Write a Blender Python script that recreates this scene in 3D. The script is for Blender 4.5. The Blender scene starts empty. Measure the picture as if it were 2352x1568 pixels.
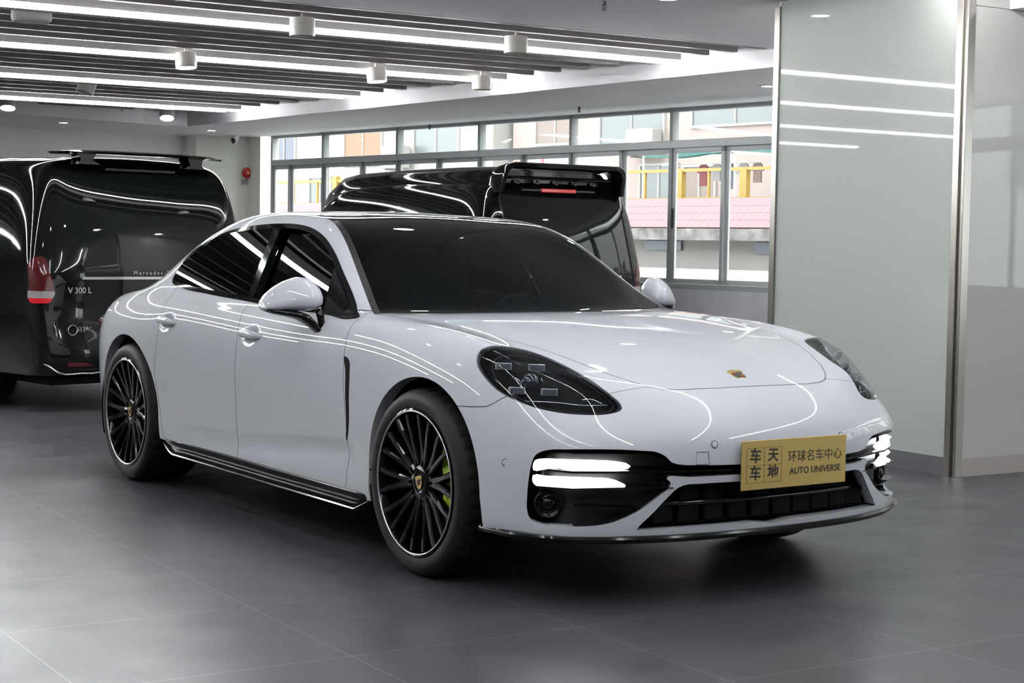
import bpy, bmesh, math, random
import numpy as np
from mathutils import Vector, Matrix, noise

random.seed(7)
scene = bpy.context.scene
COL = scene.collection

# ------------------------------------------------------------------ camera
# world: x = forward of the white car, y = its left, z up, origin under its front axle
CAM = (5.47711, -4.24113, 1.28286)
FOC = 3866.37 / 2352.0 * 36.0
YAW, PITCH, ROLL = 2.5437978580, 0.0587714224, 0.0158798638
def cam_axes():
    cy, sy, cp, sp = math.cos(YAW), math.sin(YAW), math.cos(PITCH), math.sin(PITCH)
    f = Vector((cy*cp, sy*cp, -sp)); r = Vector((sy, -cy, 0)); u = r.cross(f)
    c, s = math.cos(ROLL), math.sin(ROLL)
    return c*r+s*u, -s*r+c*u, f
_r, _u, _f = cam_axes()
cam_data = bpy.data.cameras.new('camera'); cam = bpy.data.objects.new('camera', cam_data); COL.objects.link(cam)
cam_data.sensor_width = 36.0; cam_data.lens = FOC; cam_data.clip_end = 300
cam.matrix_world = Matrix(((_r.x, _u.x, -_f.x, CAM[0]), (_r.y, _u.y, -_f.y, CAM[1]), (_r.z, _u.z, -_f.z, CAM[2]), (0, 0, 0, 1)))
scene.camera = cam

# ------------------------------------------------------------------ colour, world, render settings
scene.view_settings.view_transform = 'Standard'
scene.view_settings.look = 'None'
scene.view_settings.gamma = 1.0
scene.view_settings.use_curve_mapping = False
scene.view_settings.exposure = 1.0
scene.cycles.use_denoising = True
scene.cycles.max_bounces = 9
scene.cycles.diffuse_bounces = 4
scene.cycles.glossy_bounces = 5
scene.cycles.transparent_max_bounces = 12
scene.cycles.caustics_reflective = False
scene.cycles.caustics_refractive = False
scene.cycles.sample_clamp_indirect = 6.0

w = bpy.data.worlds.new('overcast_sky'); scene.world = w; w.use_nodes = True
wn = w.node_tree.nodes; wl = w.node_tree.links
bg = wn['Background']
tc = wn.new('ShaderNodeTexCoord'); sep = wn.new('ShaderNodeSeparateXYZ'); rmp = wn.new('ShaderNodeValToRGB')
wl.new(tc.outputs['Generated'], sep.inputs[0]); wl.new(sep.outputs['Z'], rmp.inputs['Fac'])
rmp.color_ramp.elements[0].position = 0.0; rmp.color_ramp.elements[0].color = (.80, .86, .90, 1)
rmp.color_ramp.elements[1].position = 0.5; rmp.color_ramp.elements[1].color = (1, 1, 1, 1)
wl.new(rmp.outputs['Color'], bg.inputs['Color'])
bg.inputs['Strength'].default_value = 4.4

# ------------------------------------------------------------------ helpers
def mat(name, col, rough=.5, metal=0., coat=0., coat_rough=.03, spec=.5, emit=None, estr=0., ior=None, trans=0.):
    m = bpy.data.materials.new(name); m.use_nodes = True
    b = m.node_tree.nodes['Principled BSDF']
    b.inputs['Base Color'].default_value = (*col, 1); b.inputs['Roughness'].default_value = rough
    b.inputs['Metallic'].default_value = metal; b.inputs['Specular IOR Level'].default_value = spec
    b.inputs['Coat Weight'].default_value = coat; b.inputs['Coat Roughness'].default_value = coat_rough
    if ior: b.inputs['IOR'].default_value = ior
    if trans: b.inputs['Transmission Weight'].default_value = trans
    if emit: b.inputs['Emission Color'].default_value = (*emit, 1); b.inputs['Emission Strength'].default_value = estr
    return m
def noise_tint(m, scale=8., amt=.06, detail=4., rough_amt=0.):
    """break a flat colour up with a soft procedural mottling"""
    nt = m.node_tree; b = nt.nodes['Principled BSDF']; c = b.inputs['Base Color'].default_value[:]
    t = nt.nodes.new('ShaderNodeTexCoord'); n = nt.nodes.new('ShaderNodeTexNoise'); r = nt.nodes.new('ShaderNodeValToRGB')
    n.inputs['Scale'].default_value = scale; n.inputs['Detail'].default_value = detail
    nt.links.new(t.outputs['Object'], n.inputs['Vector']); nt.links.new(n.outputs['Fac'], r.inputs['Fac'])
    r.color_ramp.elements[0].position = .3; r.color_ramp.elements[1].position = .7
    r.color_ramp.elements[0].color = (*[max(0, x*(1-amt)) for x in c[:3]], 1)
    r.color_ramp.elements[1].color = (*[min(1, x*(1+amt)) for x in c[:3]], 1)
    nt.links.new(r.outputs['Color'], b.inputs['Base Color'])
    return m
def thin_glass(name, tint, refl=1.0, ior=1.5, rough=0.0, glare_haze=0.0):
    """pane: mostly see-through, mirrors by Fresnel"""
    m = bpy.data.materials.new(name); m.use_nodes = True; nt = m.node_tree; nt.nodes.clear()
    o = nt.nodes.new('ShaderNodeOutputMaterial'); mx = nt.nodes.new('ShaderNodeMixShader')
    tr = nt.nodes.new('ShaderNodeBsdfTransparent'); gl = nt.nodes.new('ShaderNodeBsdfGlossy')
    lw = nt.nodes.new('ShaderNodeLayerWeight'); lw.inputs['Blend'].default_value = .5
    pw = nt.nodes.new('ShaderNodeMath'); pw.operation = 'POWER'; pw.inputs[1].default_value = 5.
    fr = nt.nodes.new('ShaderNodeMapRange'); f0 = ((ior-1)/(ior+1))**2*refl; fr.inputs[3].default_value = f0; fr.inputs[4].default_value = 1.
    nt.links.new(lw.outputs['Facing'], pw.inputs[0]); nt.links.new(pw.outputs[0], fr.inputs[0])
    tr.inputs['Color'].default_value = (*tint, 1); gl.inputs['Roughness'].default_value = rough
    nt.links.new(fr.outputs[0], mx.inputs[0]); nt.links.new(gl.outputs[0], mx.inputs[2])
    if glare_haze:
        df = nt.nodes.new('ShaderNodeBsdfDiffuse'); df.inputs['Color'].default_value = (.85, .9, .92, 1)
        m2 = nt.nodes.new('ShaderNodeMixShader'); m2.inputs[0].default_value = glare_haze
        nt.links.new(tr.outputs[0], m2.inputs[1]); nt.links.new(df.outputs[0], m2.inputs[2]); nt.links.new(m2.outputs[0], mx.inputs[1])
    else: nt.links.new(tr.outputs[0], mx.inputs[1])
    nt.links.new(mx.outputs[0], o.inputs[0])
    return m

def link(name, me, m=None, parent=None, smooth=False, M=None):
    o = bpy.data.objects.new(name, me); COL.objects.link(o)
    if m is not None:
        if isinstance(m, (list, tuple)):
            for q in m: me.materials.append(q)
        else: me.materials.append(m)
    if smooth: me.polygons.foreach_set('use_smooth', [True]*len(me.polygons))
    if parent is not None: o.parent = parent
    if M is not None: o.matrix_local = M
    return o
def obj(name, bm, m=None, parent=None, smooth=False, M=None, norm=True):
    if norm: bmesh.ops.recalc_face_normals(bm, faces=bm.faces)
    me = bpy.data.meshes.new(name); bm.to_mesh(me); bm.free()
    return link(name, me, m, parent, smooth, M)
def autosmooth(o, deg=35):
    me = o.data
    me.polygons.foreach_set('use_smooth', [True]*len(me.polygons))
    bm = bmesh.new(); bm.from_mesh(me)
    for e in bm.edges:
        e.smooth = not (len(e.link_faces) == 2 and e.calc_face_angle(0) > math.radians(deg))
    bm.to_mesh(me); bm.free()
    return o
def tag(o, label, cat, group=None, kind=None):
    o['label'] = label; o['category'] = cat
    if group: o['group'] = group
    if kind: o['kind'] = kind
    return o
def empty(name, loc=(0, 0, 0), rz=0., parent=None):
    o = bpy.data.objects.new(name, None); COL.objects.link(o); o.empty_display_size = .1
    o.location = loc; o.rotation_euler = (0, 0, rz)
    if parent is not None: o.parent = parent
    return o
def struct(o):
    o['kind'] = 'structure'; return o
def copy_tree(o, parent=None):
    c = o.copy(); COL.objects.link(c)
    if parent is not None: c.parent = parent
    for ch in list(o.children):
        d = ch.copy(); COL.objects.link(d); d.parent = c
        for g in list(ch.children):
            e = g.copy(); COL.objects.link(e); e.parent = d
    return c

def add_box(bm, lo, hi, M=None, bevel=0., seg=2):
    r = bmesh.ops.create_cube(bm, size=1.)
    vs = r['verts']
    for v in vs:
        v.co = Vector([(lo[i]+hi[i])/2+v.co[i]*(hi[i]-lo[i]) for i in range(3)])
    if bevel:
        es = {e for v in vs for e in v.link_edges}
        q = bmesh.ops.bevel(bm, geom=list(es), offset=bevel, segments=seg, affect='EDGES', profile=.5)
        vs = list({v for f in q['faces'] for v in f.verts} | {v for v in vs if v.is_valid})
    if M is not None:
        for v in vs: v.co = M @ v.co
    return vs
def add_quad(bm, pts):
    return bm.faces.new([bm.verts.new(p) for p in pts])
def add_lathe(bm, prof, n=32, M=None, close=False):
    """prof: (radius, axial) pairs turned about the local z axis"""
    rings = []
    for r, z in prof:
        if r < 1e-6: rings.append([bm.verts.new((0, 0, z))])
        else: rings.append([bm.verts.new((r*math.cos(2*math.pi*i/n), r*math.sin(2*math.pi*i/n), z)) for i in range(n)])
    pairs = list(zip(rings[:-1], rings[1:]))
    if close: pairs.append((rings[-1], rings[0]))
    for a, b in pairs:
        for i in range(n):
            j = (i+1) % n
            if len(a) == 1 and len(b) == 1: continue
            if len(a) == 1: bm.faces.new((a[0], b[i], b[j]))
            elif len(b) == 1: bm.faces.new((a[i], b[0], a[j]))
            else: bm.faces.new((a[i], b[i], b[j], a[j]))
    if M is not None:
        for rg in rings:
            for v in rg: v.co = M @ v.co
    return rings
def add_tube(bm, pts, r, n=8, cap=True, closed=False, rs=None, flat=None):
    """sweep a circle along points; flat=(up vector, factor) squashes the section"""
    pts = [Vector(p) for p in pts]; rings = []; up0 = None
    for i, p in enumerate(pts):
        a = pts[i-1] if i > 0 else (pts[-1] if closed else pts[0]); b = pts[(i+1) % len(pts)] if (i < len(pts)-1 or closed) else pts[-1]
        t = (b-a).normalized()
        if up0 is None:
            up0 = Vector((0, 0, 1)) if abs(t.z) < .9 else Vector((1, 0, 0))
        x = t.cross(up0).normalized(); y = x.cross(t).normalized(); up0 = y
        rr = rs[i] if rs else r
        rings.append([bm.verts.new(p + (x*math.cos(2*math.pi*k/n) + y*math.sin(2*math.pi*k/n)*(flat or 1.))*rr) for k in range(n)])
    pairs = list(zip(rings[:-1], rings[1:]))
    if closed: pairs.append((rings[-1], rings[0]))
    for a, b in pairs:
        for k in range(n): bm.faces.new((a[k], a[(k+1) % n], b[(k+1) % n], b[k]))
    if cap and not closed:
        bm.faces.new(rings[0][::-1]); bm.faces.new(rings[-1])
    return rings
def add_prism(bm, poly, d0, d1, f):
    """extrude a 2-D outline between two depths; f(u, v, d) -> 3-D"""
    a = [bm.verts.new(f(u, v, d0)) for u, v in poly]; b = [bm.verts.new(f(u, v, d1)) for u, v in poly]
    n = len(poly)
    bm.faces.new(a); bm.faces.new(b[::-1])
    for i in range(n): bm.faces.new((a[i], b[i], b[(i+1) % n], a[(i+1) % n]))
def smooth_poly(pts, k=6, closed=True):
    """Catmull-Rom through the points"""
    P = [np.array(p, float) for p in pts]; n = len(P); out = []
    for i in range(n if closed else n-1):
        p0 = P[(i-1) % n] if closed or i > 0 else 2*P[0]-P[1]; p1 = P[i]; p2 = P[(i+1) % n]; p3 = P[(i+2) % n] if closed or i < n-2 else 2*P[-1]-P[-2]
        # centripetal-ish tangents keep corners tight
        d1 = np.linalg.norm(p2-p1)+1e-9; d0 = np.linalg.norm(p1-p0)+1e-9; d2 = np.linalg.norm(p3-p2)+1e-9
        m1 = ((p1-p0)/d0*d1/(d0+d1)+(p2-p1)/d1*d0/(d0+d1))*d1; m2 = ((p2-p1)/d1*d2/(d1+d2)+(p3-p2)/d2*d1/(d1+d2))*d1
        for j in range(k):
            t = j/k; h = (2*t**3-3*t**2+1, t**3-2*t**2+t, -2*t**3+3*t**2, t**3-t**2)
            out.append(h[0]*p1+h[1]*m1+h[2]*p2+h[3]*m2)
    if not closed: out.append(P[-1])
    return [tuple(p) for p in out]
def text_mesh(txt, size, depth=.001, align='CENTER', bold=0.):
    cu = bpy.data.curves.new('lettering', 'FONT'); cu.body = txt; cu.size = size; cu.extrude = depth; cu.align_x = align; cu.align_y = 'CENTER'; cu.offset = bold
    cu.resolution_u = 3
    t = bpy.data.objects.new('lettering', cu); COL.objects.link(t)
    dg = bpy.context.evaluated_depsgraph_get(); me = bpy.data.meshes.new_from_object(t.evaluated_get(dg))
    bpy.data.objects.remove(t); bpy.data.curves.remove(cu)
    return me
def frame(origin, ex, ey):
    """matrix with local x, y along ex, ey and z = ex x ey"""
    ex = Vector(ex).normalized(); ez = ex.cross(Vector(ey)).normalized(); ey = ez.cross(ex)
    return Matrix(((ex.x, ey.x, ez.x, origin[0]), (ex.y, ey.y, ez.y, origin[1]), (ex.z, ey.z, ez.z, origin[2]), (0, 0, 0, 1)))

# ------------------------------------------------------------------ the white saloon: body surface
def herm(kx, ky, x):
    """cubic through knots (kx any monotone order), limited tangents"""
    kx = np.array(kx, float); ky = np.array(ky, float)
    if kx[0] > kx[-1]: kx, ky = kx[::-1], ky[::-1]
    d = np.diff(ky)/np.diff(kx); h = np.diff(kx)
    m = np.empty_like(ky); m[1:-1] = (d[:-1]*h[1:]+d[1:]*h[:-1])/(h[:-1]+h[1:]); m[0] = d[0]; m[-1] = d[-1]
    x = np.clip(np.array(x, float), kx[0], kx[-1]); i = np.clip(np.searchsorted(kx, x)-1, 0, len(h)-1)
    t = (x-kx[i])/h[i]
    return (2*t**3-3*t**2+1)*ky[i]+(t**3-2*t**2+t)*h[i]*m[i]+(-2*t**3+3*t**2)*ky[i+1]+(t**3-t**2)*h[i]*m[i+1]
NS = 21                                   # stations 0..20 along the side
# lengthwise lines, front corner to rear corner: knots (station, x, y, z)
SIDE = [
 # r0 sill edge
 [(0,.745,.850,.240),(1,.60,.900,.24),(2,.43,.926,.24),(4,.03,.935,.24),(6,-.40,.925,.238),(9,-.98,.915,.24),(11,-1.5,.915,.247),(14,-2.5,.935,.264),(16,-2.95,.945,.29),(18,-3.42,.890,.30),(20,-3.72,.775,.28)],
 [(0,.752,.850,.285),(1,.605,.908,.285),(2,.43,.935,.285),(4,.03,.950,.29),(6,-.40,.934,.29),(9,-.98,.922,.292),(11,-1.5,.920,.296),(14,-2.5,.940,.312),(16,-2.95,.955,.34),(18,-3.42,.898,.34),(20,-3.75,.775,.33)],
 [(0,.752,.840,.38),(1,.61,.908,.38),(2,.43,.938,.375),(4,.03,.960,.38),(6,-.40,.938,.385),(9,-.98,.914,.385),(11,-1.5,.911,.39),(14,-2.5,.938,.40),(16,-2.95,.963,.42),(18,-3.42,.908,.43),(20,-3.77,.775,.43)],
 [(0,.757,.842,.50),(1,.61,.905,.505),(2,.43,.938,.51),(4,.03,.962,.53),(6,-.40,.946,.535),(9,-.98,.926,.54),(11,-1.5,.924,.545),(14,-2.5,.943,.55),(16,-2.95,.968,.56),(18,-3.42,.915,.57),(20,-3.78,.78,.57)],
 [(0,.742,.838,.60),(1,.59,.893,.625),(2,.42,.926,.66),(4,.03,.957,.69),(6,-.40,.950,.695),(9,-.98,.942,.70),(11,-1.5,.943,.705),(14,-2.5,.950,.70),(16,-2.95,.966,.70),(18,-3.42,.915,.71),(20,-3.77,.78,.71)],
 [(0,.675,.818,.693),(1,.56,.870,.735),(2,.40,.902,.785),(4,.03,.930,.842),(6,-.38,.930,.848),(9,-.98,.930,.845),(11,-1.5,.931,.85),(14,-2.5,.938,.855),(16,-2.95,.942,.86),(18,-3.42,.890,.855),(20,-3.76,.75,.83)],
 [(0,.590,.792,.798),(1,.50,.828,.838),(2,.38,.852,.880),(4,.02,.867,.932),(6,-.38,.884,.940),(9,-.98,.892,.93),(11,-1.5,.892,.938),(14,-2.5,.896,.955),(16,-2.95,.872,.968),(18,-3.42,.805,.948),(20,-3.73,.70,.915)],
]
TOP = [
 # c7 fender top -> foot of the side glass
 [(0,.640,.735,.793),(1,.53,.765,.838),(2,.40,.785,.886),(4,.02,.800,.947),(5,-.20,.806,.961),(6,-.44,.822,.969),(7,-.62,.830,.968),(8,-.78,.844,.960),(9,-.98,.852,.963),(10,-1.22,.853,.967),(11,-1.5,.849,.975),(12,-1.85,.843,.988),(13,-2.2,.838,1.002),(14,-2.5,.834,1.016),(15,-2.72,.830,1.02),(16,-2.95,.828,1.008),(17,-3.2,.80,.988),(18,-3.42,.765,.965),(20,-3.72,.665,.93)],
 # c8 -> middle of the side glass
 [(0,.690,.672,.783),(1,.57,.700,.829),(2,.42,.722,.878),(4,.02,.742,.941),(5,-.20,.758,.961),(6,-.44,.795,.974),(7,-.62,.818,.978),(8,-.80,.820,1.002),(9,-1.0,.806,1.055),(10,-1.22,.778,1.115),(11,-1.5,.760,1.16),(12,-1.85,.757,1.172),(13,-2.2,.765,1.172),(14,-2.5,.778,1.15),(15,-2.72,.787,1.102),(16,-2.95,.780,1.045),(17,-3.2,.76,.998),(18,-3.42,.735,.97),(20,-3.73,.64,.935)],
 # c9 -> outer edge of the windscreen pillar, top of the side glass
 [(0,.742,.592,.772),(1,.61,.618,.820),(2,.45,.640,.873),(4,.02,.665,.941),(5,-.20,.695,.964),(6,-.44,.762,.978),(7,-.64,.800,.983),(8,-.82,.782,1.045),(9,-1.02,.735,1.158),(10,-1.22,.680,1.270),(11,-1.5,.646,1.343),(12,-1.85,.642,1.358),(13,-2.2,.648,1.342),(14,-2.5,.664,1.285),(15,-2.74,.685,1.205),(16,-2.97,.700,1.103),(17,-3.22,.695,1.018),(18,-3.44,.675,.982),(20,-3.75,.60,.942)],
 # c10 -> inner edge of the pillar and roof rail
 [(0,.785,.480,.762),(1,.66,.500,.812),(2,.48,.518,.872),(4,.02,.555,.949),(5,-.20,.600,.970),(6,-.44,.700,.983),(7,-.61,.762,.988),(8,-.80,.727,1.075),(9,-1.0,.670,1.200),(10,-1.22,.610,1.322),(11,-1.5,.572,1.386),(12,-1.85,.555,1.408),(13,-2.2,.550,1.400),(14,-2.5,.553,1.350),(15,-2.75,.565,1.272),(16,-3.0,.580,1.165),(17,-3.25,.590,1.065),(18,-3.48,.585,1.006),(20,-3.79,.52,.955)],
 # c11
 [(0,.825,.350,.753),(1,.70,.362,.808),(2,.51,.375,.874),(4,.02,.400,.956),(5,-.18,.430,.977),(6,-.41,.500,.988),(7,-.54,.520,.990),(8,-.76,.492,1.097),(9,-1.0,.450,1.225),(10,-1.26,.402,1.346),(11,-1.53,.375,1.398),(12,-1.85,.362,1.419),(13,-2.2,.360,1.410),(14,-2.5,.362,1.364),(15,-2.77,.375,1.285),(16,-3.03,.390,1.182),(17,-3.29,.40,1.088),(18,-3.54,.40,1.024),(20,-3.85,.36,.97)],
 # c12
 [(0,.862,.185,.746),(1,.73,.190,.807),(2,.53,.195,.878),(4,.02,.205,.962),(5,-.17,.218,.981),(6,-.38,.250,.990),(7,-.48,.262,.992),(8,-.72,.248,1.108),(9,-1.0,.225,1.244),(10,-1.30,.200,1.364),(11,-1.56,.186,1.407),(12,-1.86,.180,1.424),(13,-2.2,.178,1.414),(14,-2.5,.180,1.368),(15,-2.78,.185,1.290),(16,-3.05,.192,1.192),(17,-3.32,.197,1.10),(18,-3.58,.197,1.036),(20,-3.89,.18,.978)],
 # c13 spine
 [(0,.875,0,.744),(1,.74,0,.806),(2,.535,0,.880),(4,.02,0,.963),(5,-.165,0,.983),(6,-.37,0,.991),(7,-.46,0,.993),(8,-.70,0,1.110),(9,-1.0,0,1.250),(10,-1.31,0,1.370),(11,-1.57,0,1.410),(12,-1.86,0,1.426),(13,-2.2,0,1.415),(14,-2.5,0,1.370),(15,-2.78,0,1.292),(16,-3.05,0,1.195),(17,-3.33,0,1.104),(18,-3.59,0,1.04),(20,-3.90,0,.98)],
]
# nose face: rows r0..r5, columns c7..c13 (x, y, z)
FRONT = [
 [(.805,.775,.24),(.848,.705,.242),(.885,.62,.244),(.928,.49,.246),(.955,.355,.247),(.972,.185,.248),(.976,0,.248)],
 [(.812,.78,.287),(.858,.708,.29),(.896,.62,.292),(.938,.49,.294),(.964,.355,.296),(.982,.185,.298),(.986,0,.298)],
 [(.815,.778,.38),(.862,.702,.382),(.902,.615,.384),(.945,.49,.386),(.975,.353,.388),(.993,.185,.39),(.998,0,.39)],
 [(.826,.775,.495),(.872,.698,.493),(.912,.605,.492),(.955,.485,.49),(.987,.35,.49),(1.005,.185,.49),(1.010,0,.49)],
 [(.815,.768,.598),(.860,.692,.597),(.900,.60,.596),(.943,.485,.595),(.978,.35,.595),(.998,.185,.595),(1.004,0,.595)],
 [(.745,.752,.686),(.793,.686,.684),(.836,.595,.682),(.887,.482,.677),(.926,.35,.676),(.948,.185,.675),(.956,0,.675)],
]
REAR = [[(-3.82, .69, z), (-3.90, .60, z), (-3.95, .50, z), (-3.99, .40, z), (-4.02, .28, z), (-4.035, .14, z), (-4.04, 0, z)] for z in (.27, .33, .43, .57, .70, .82)]

def body_cage(SIDE=SIDE, TOP=TOP, FRONT=FRONT, REAR=REAR, NS=NS):
    nr = len(SIDE); nc = len(TOP)
    V = []; idx = {}
    def add(key, p): idx[key] = len(V); V.append(tuple(p))
    ks = np.arange(NS)
    lines = []
    for tab in SIDE+TOP:
        k = [t[0] for t in tab]
        lines.append(np.stack([herm(k, [t[i] for t in tab], ks) for i in (1, 2, 3)], 1))
    for j in range(nr+nc):
        for k in range(NS): add(('s', j, k), lines[j][k])
    for r in range(nr-1):
        for c in range(nc): add(('f', r, c+nr), FRONT[r][c]); add(('b', r, c+nr), REAR[r][c])
    def S(j, k): return idx[('s', j, k)]
    def Fr(r, c): return S(r, 0) if c == nr-1 else (S(c, 0) if r == nr-1 else idx[('f', r, c)])
    def Bk(r, c): return S(r, NS-1) if c == nr-1 else (S(c, NS-1) if r == nr-1 else idx[('b', r, c)])
    F = []
    for k in range(NS-1):
        for j in range(nr+nc-1): F.append((S(j, k), S(j, k+1), S(j+1, k+1), S(j+1, k)))
    for r in range(nr-1):
        for c in range(nr-1, nr+nc-1):
            F.append((Fr(r, c), Fr(r+1, c), Fr(r+1, c+1), Fr(r, c+1)))
            F.append((Bk(r, c), Bk(r, c+1), Bk(r+1, c+1), Bk(r+1, c)))
    return np.array(V), F

def body_half(level=4, tabs=(), shape=True):
    """subdivision surface through (nearly) the cage points, left half y >= 0, as vert array, face list and normals"""
    V, F = body_cage(*tabs); n = len(V)
    me = bpy.data.meshes.new('tmp')
    nf = len(F)
    # mirror copy welded on y = 0 so the spine is smooth
    on = np.abs(V[:, 1]) < 1e-6; mi = np.arange(n); cnt = n; add = []
    for i in range(n):
        if not on[i]: mi[i] = cnt; cnt += 1; add.append(i)
    def full(P): return np.concatenate([P, P[add]*np.array([1, -1, 1])])
    F2 = F+[tuple(mi[list(f)][::-1]) for f in F]
    me.from_pydata(full(V).tolist(), [], [tuple(int(q) for q in f) for f in F2]); me.update()
    o = bpy.data.objects.new('tmp', me); COL.objects.link(o)
    md = o.modifiers.new('s', 'SUBSURF'); md.levels = 1; md.use_limit_surface = True; md.boundary_smooth = 'ALL'
    P = V.copy()
    for it in range(3):
        me.vertices.foreach_set('co', full(P).ravel()); me.update()
        dg = bpy.context.evaluated_depsgraph_get(); em = o.evaluated_get(dg).to_mesh()
        q = np.empty(len(em.vertices)*3); em.vertices.foreach_get('co', q); q = q.reshape(-1, 3)[:n]
        P += (V-q)*(.9 if it == 0 else .6); P[on, 1] = 0
    me.vertices.foreach_set('co', full(P).ravel()); me.update(); md.levels = level
    dg = bpy.context.evaluated_depsgraph_get(); em = o.evaluated_get(dg).to_mesh()
    nv = len(em.vertices); q = np.empty(nv*3); em.vertices.foreach_get('co', q); q = q.reshape(-1, 3)
    nr = np.empty(nv*3); em.vertices.foreach_get('normal', nr); nr = nr.reshape(-1, 3)
    npoly = len(em.polygons); lv = np.empty(npoly*4, np.int32); em.loops.foreach_get('vertex_index', lv); lv = lv.reshape(-1, 4)
    lv = lv[:npoly//2]                      # the first half of the faces come from the left half
    used = np.unique(lv); re = -np.ones(nv, int); re[used] = np.arange(len(used))
    bpy.data.objects.remove(o); bpy.data.meshes.remove(me)
    q = q[used]; L = re[lv]
    for cx, cz in () if not shape else ((-1.492, .842), (-2.452, .856)):
        d = np.hypot((q[:, 0]-cx-(q[:, 2]-cz)*.3)/.075, (q[:, 2]-cz)/.047); m = (d < 1) & (q[:, 1] > .8)
        q[m, 1] -= .022*(1-d[m]**2)**1.5
    # a soft sweep pressed into the lower doors
    lz = np.interp(q[:, 0], (-2.3, -1.7, -1.24, -.98, -.58), (.36, .375, .41, .435, .46))
    m = shape & (q[:, 1] > .85) & (q[:, 0] < -.5) & (q[:, 0] > -2.45)
    fade = np.clip(np.minimum((q[:, 0]+2.45)/.4, (-.5-q[:, 0])/.06), 0, 1)
    e = q[:, 2]-lz
    q[:, 1] += np.where(m, fade*.010*np.where(e > 0, np.exp(-(e/.05)**2)*.0, -np.exp(-((e+.055)/.045)**2)), 0)
    a, b, c, d = (q[L[:, i]] for i in range(4))
    fnm = np.cross(c-a, d-b); vn = np.zeros_like(q)
    for i in range(4): np.add.at(vn, L[:, i], fnm)
    vn[np.abs(q[:, 1]) < 1e-5, 1] = 0
    vn /= np.linalg.norm(vn, axis=1)[:, None]
    if (vn*(q-q.mean(0)*[1, 0, 1])).sum() < 0: vn = -vn; L = L[:, ::-1]
    return q, L, vn

# ------------------------------------------------------------------ cutting the surface into panels
class Skin:
    def __init__(s, P, L, N):
        s.P = P; s.N = N; s.F = [tuple(f) for f in L.tolist()]; s.tags = {}
    def cut(s, fn, name, sel=None):
        """split faces along fn(P) = 0"""
        f = np.array(fn(s.P)); act = np.ones(len(f), bool) if sel is None else sel(s.P)
        f = np.where(np.abs(f) < 1e-6, 1e-6, f); fl = f.tolist(); al = act.tolist()
        newP, newN, edge, out = [], [], {}, []; n0 = len(s.P)
        def mid(a, b):
            k = (a, b) if a < b else (b, a)
            if k not in edge:
                a, b = k; t = fl[a]/(fl[a]-fl[b]); p = s.P[a]*(1-t)+s.P[b]*t; n = s.N[a]*(1-t)+s.N[b]*t
                edge[k] = n0+len(newP); newP.append(p); newN.append(n/np.linalg.norm(n)); s.tags.setdefault(edge[k], set()).add(name)
                both = s.tags.get(a, set()) & s.tags.get(b, set())
                if both: s.tags[edge[k]] |= both
            return edge[k]
        pos = f > 0
        for q in s.F:
            sg = [fl[i] > 0 for i in q]
            if all(sg) or not any(sg) or not any(al[i] for i in q): out.append(q); continue
            m = len(q); cr = [i for i in range(m) if sg[i] != sg[(i+1) % m]]
            if len(cr) != 2: out.append(q); continue
            a, b = cr; va, vb = mid(q[a], q[(a+1) % m]), mid(q[b], q[(b+1) % m])
            out.append((va,)+tuple(q[i % m] for i in range(a+1, b+1))+(vb,))
            out.append((vb,)+tuple(q[i % m] for i in range(b+1, a+1+m))+(va,))
        if newP:
            s.P = np.concatenate([s.P, newP]); s.N = np.concatenate([s.N, newN])
        # T-joints on faces whose neighbours were outside the selection are closed here
        if sel is not None and edge:
            fix = []
            for q in out:
                m = len(q); r = []
                for i in range(m):
                    a, b = q[i], q[(i+1) % m]; r.append(a); k = (a, b) if a < b else (b, a)
                    if k in edge and edge[k] not in q: r.append(edge[k])
                fix.append(tuple(r))
            out = fix
        s.F = out
    def centres(s):
        return np.array([s.P[list(q)].mean(0) for q in s.F])
def poly_sdf(poly, U):
    """signed distance (negative inside) of 2-D points to a closed outline, exact near it"""
    A = np.array(poly, float); B = np.roll(A, -1, 0); lo = A.min(0)-.06; hi = A.max(0)+.06
    d = np.full(len(U), 9.); m = ((U > lo) & (U < hi)).all(1); X = U[m]
    if len(X):
        best = np.full(len(X), 1e9); ins = np.zeros(len(X), bool)
        for a, b in zip(A, B):
            e = b-a; w_ = X-a; t = np.clip((w_@e)/(e@e+1e-12), 0, 1); v = w_-t[:, None]*e
            best = np.minimum(best, (v*v).sum(1))
            c = ((a[1] <= X[:, 1]) & (b[1] > X[:, 1])) | ((b[1] <= X[:, 1]) & (a[1] > X[:, 1]))
            with np.errstate(divide='ignore', invalid='ignore'):
                xi = a[0]+(X[:, 1]-a[1])/(b[1]-a[1])*(b[0]-a[0])
            ins ^= c & (X[:, 0] < xi)
        d[m] = np.sqrt(best)*np.where(ins, -1, 1)
    return d
def basis(n):
    n = np.array(n, float)/np.linalg.norm(n); u = np.cross((0, 0, 1.), n); u /= np.linalg.norm(u); v = np.cross(n, u)
    return np.stack([u, v], 1), n
def line_fn(pts, axis_u, axis_v):
    """signed: above (+v) / below an open polyline given by u"""
    q = np.array(pts); i = np.argsort(q[:, 0]); q = q[i]
    return lambda P: P[:, axis_v]-np.interp(P[:, axis_u], q[:, 0], q[:, 1])

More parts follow.
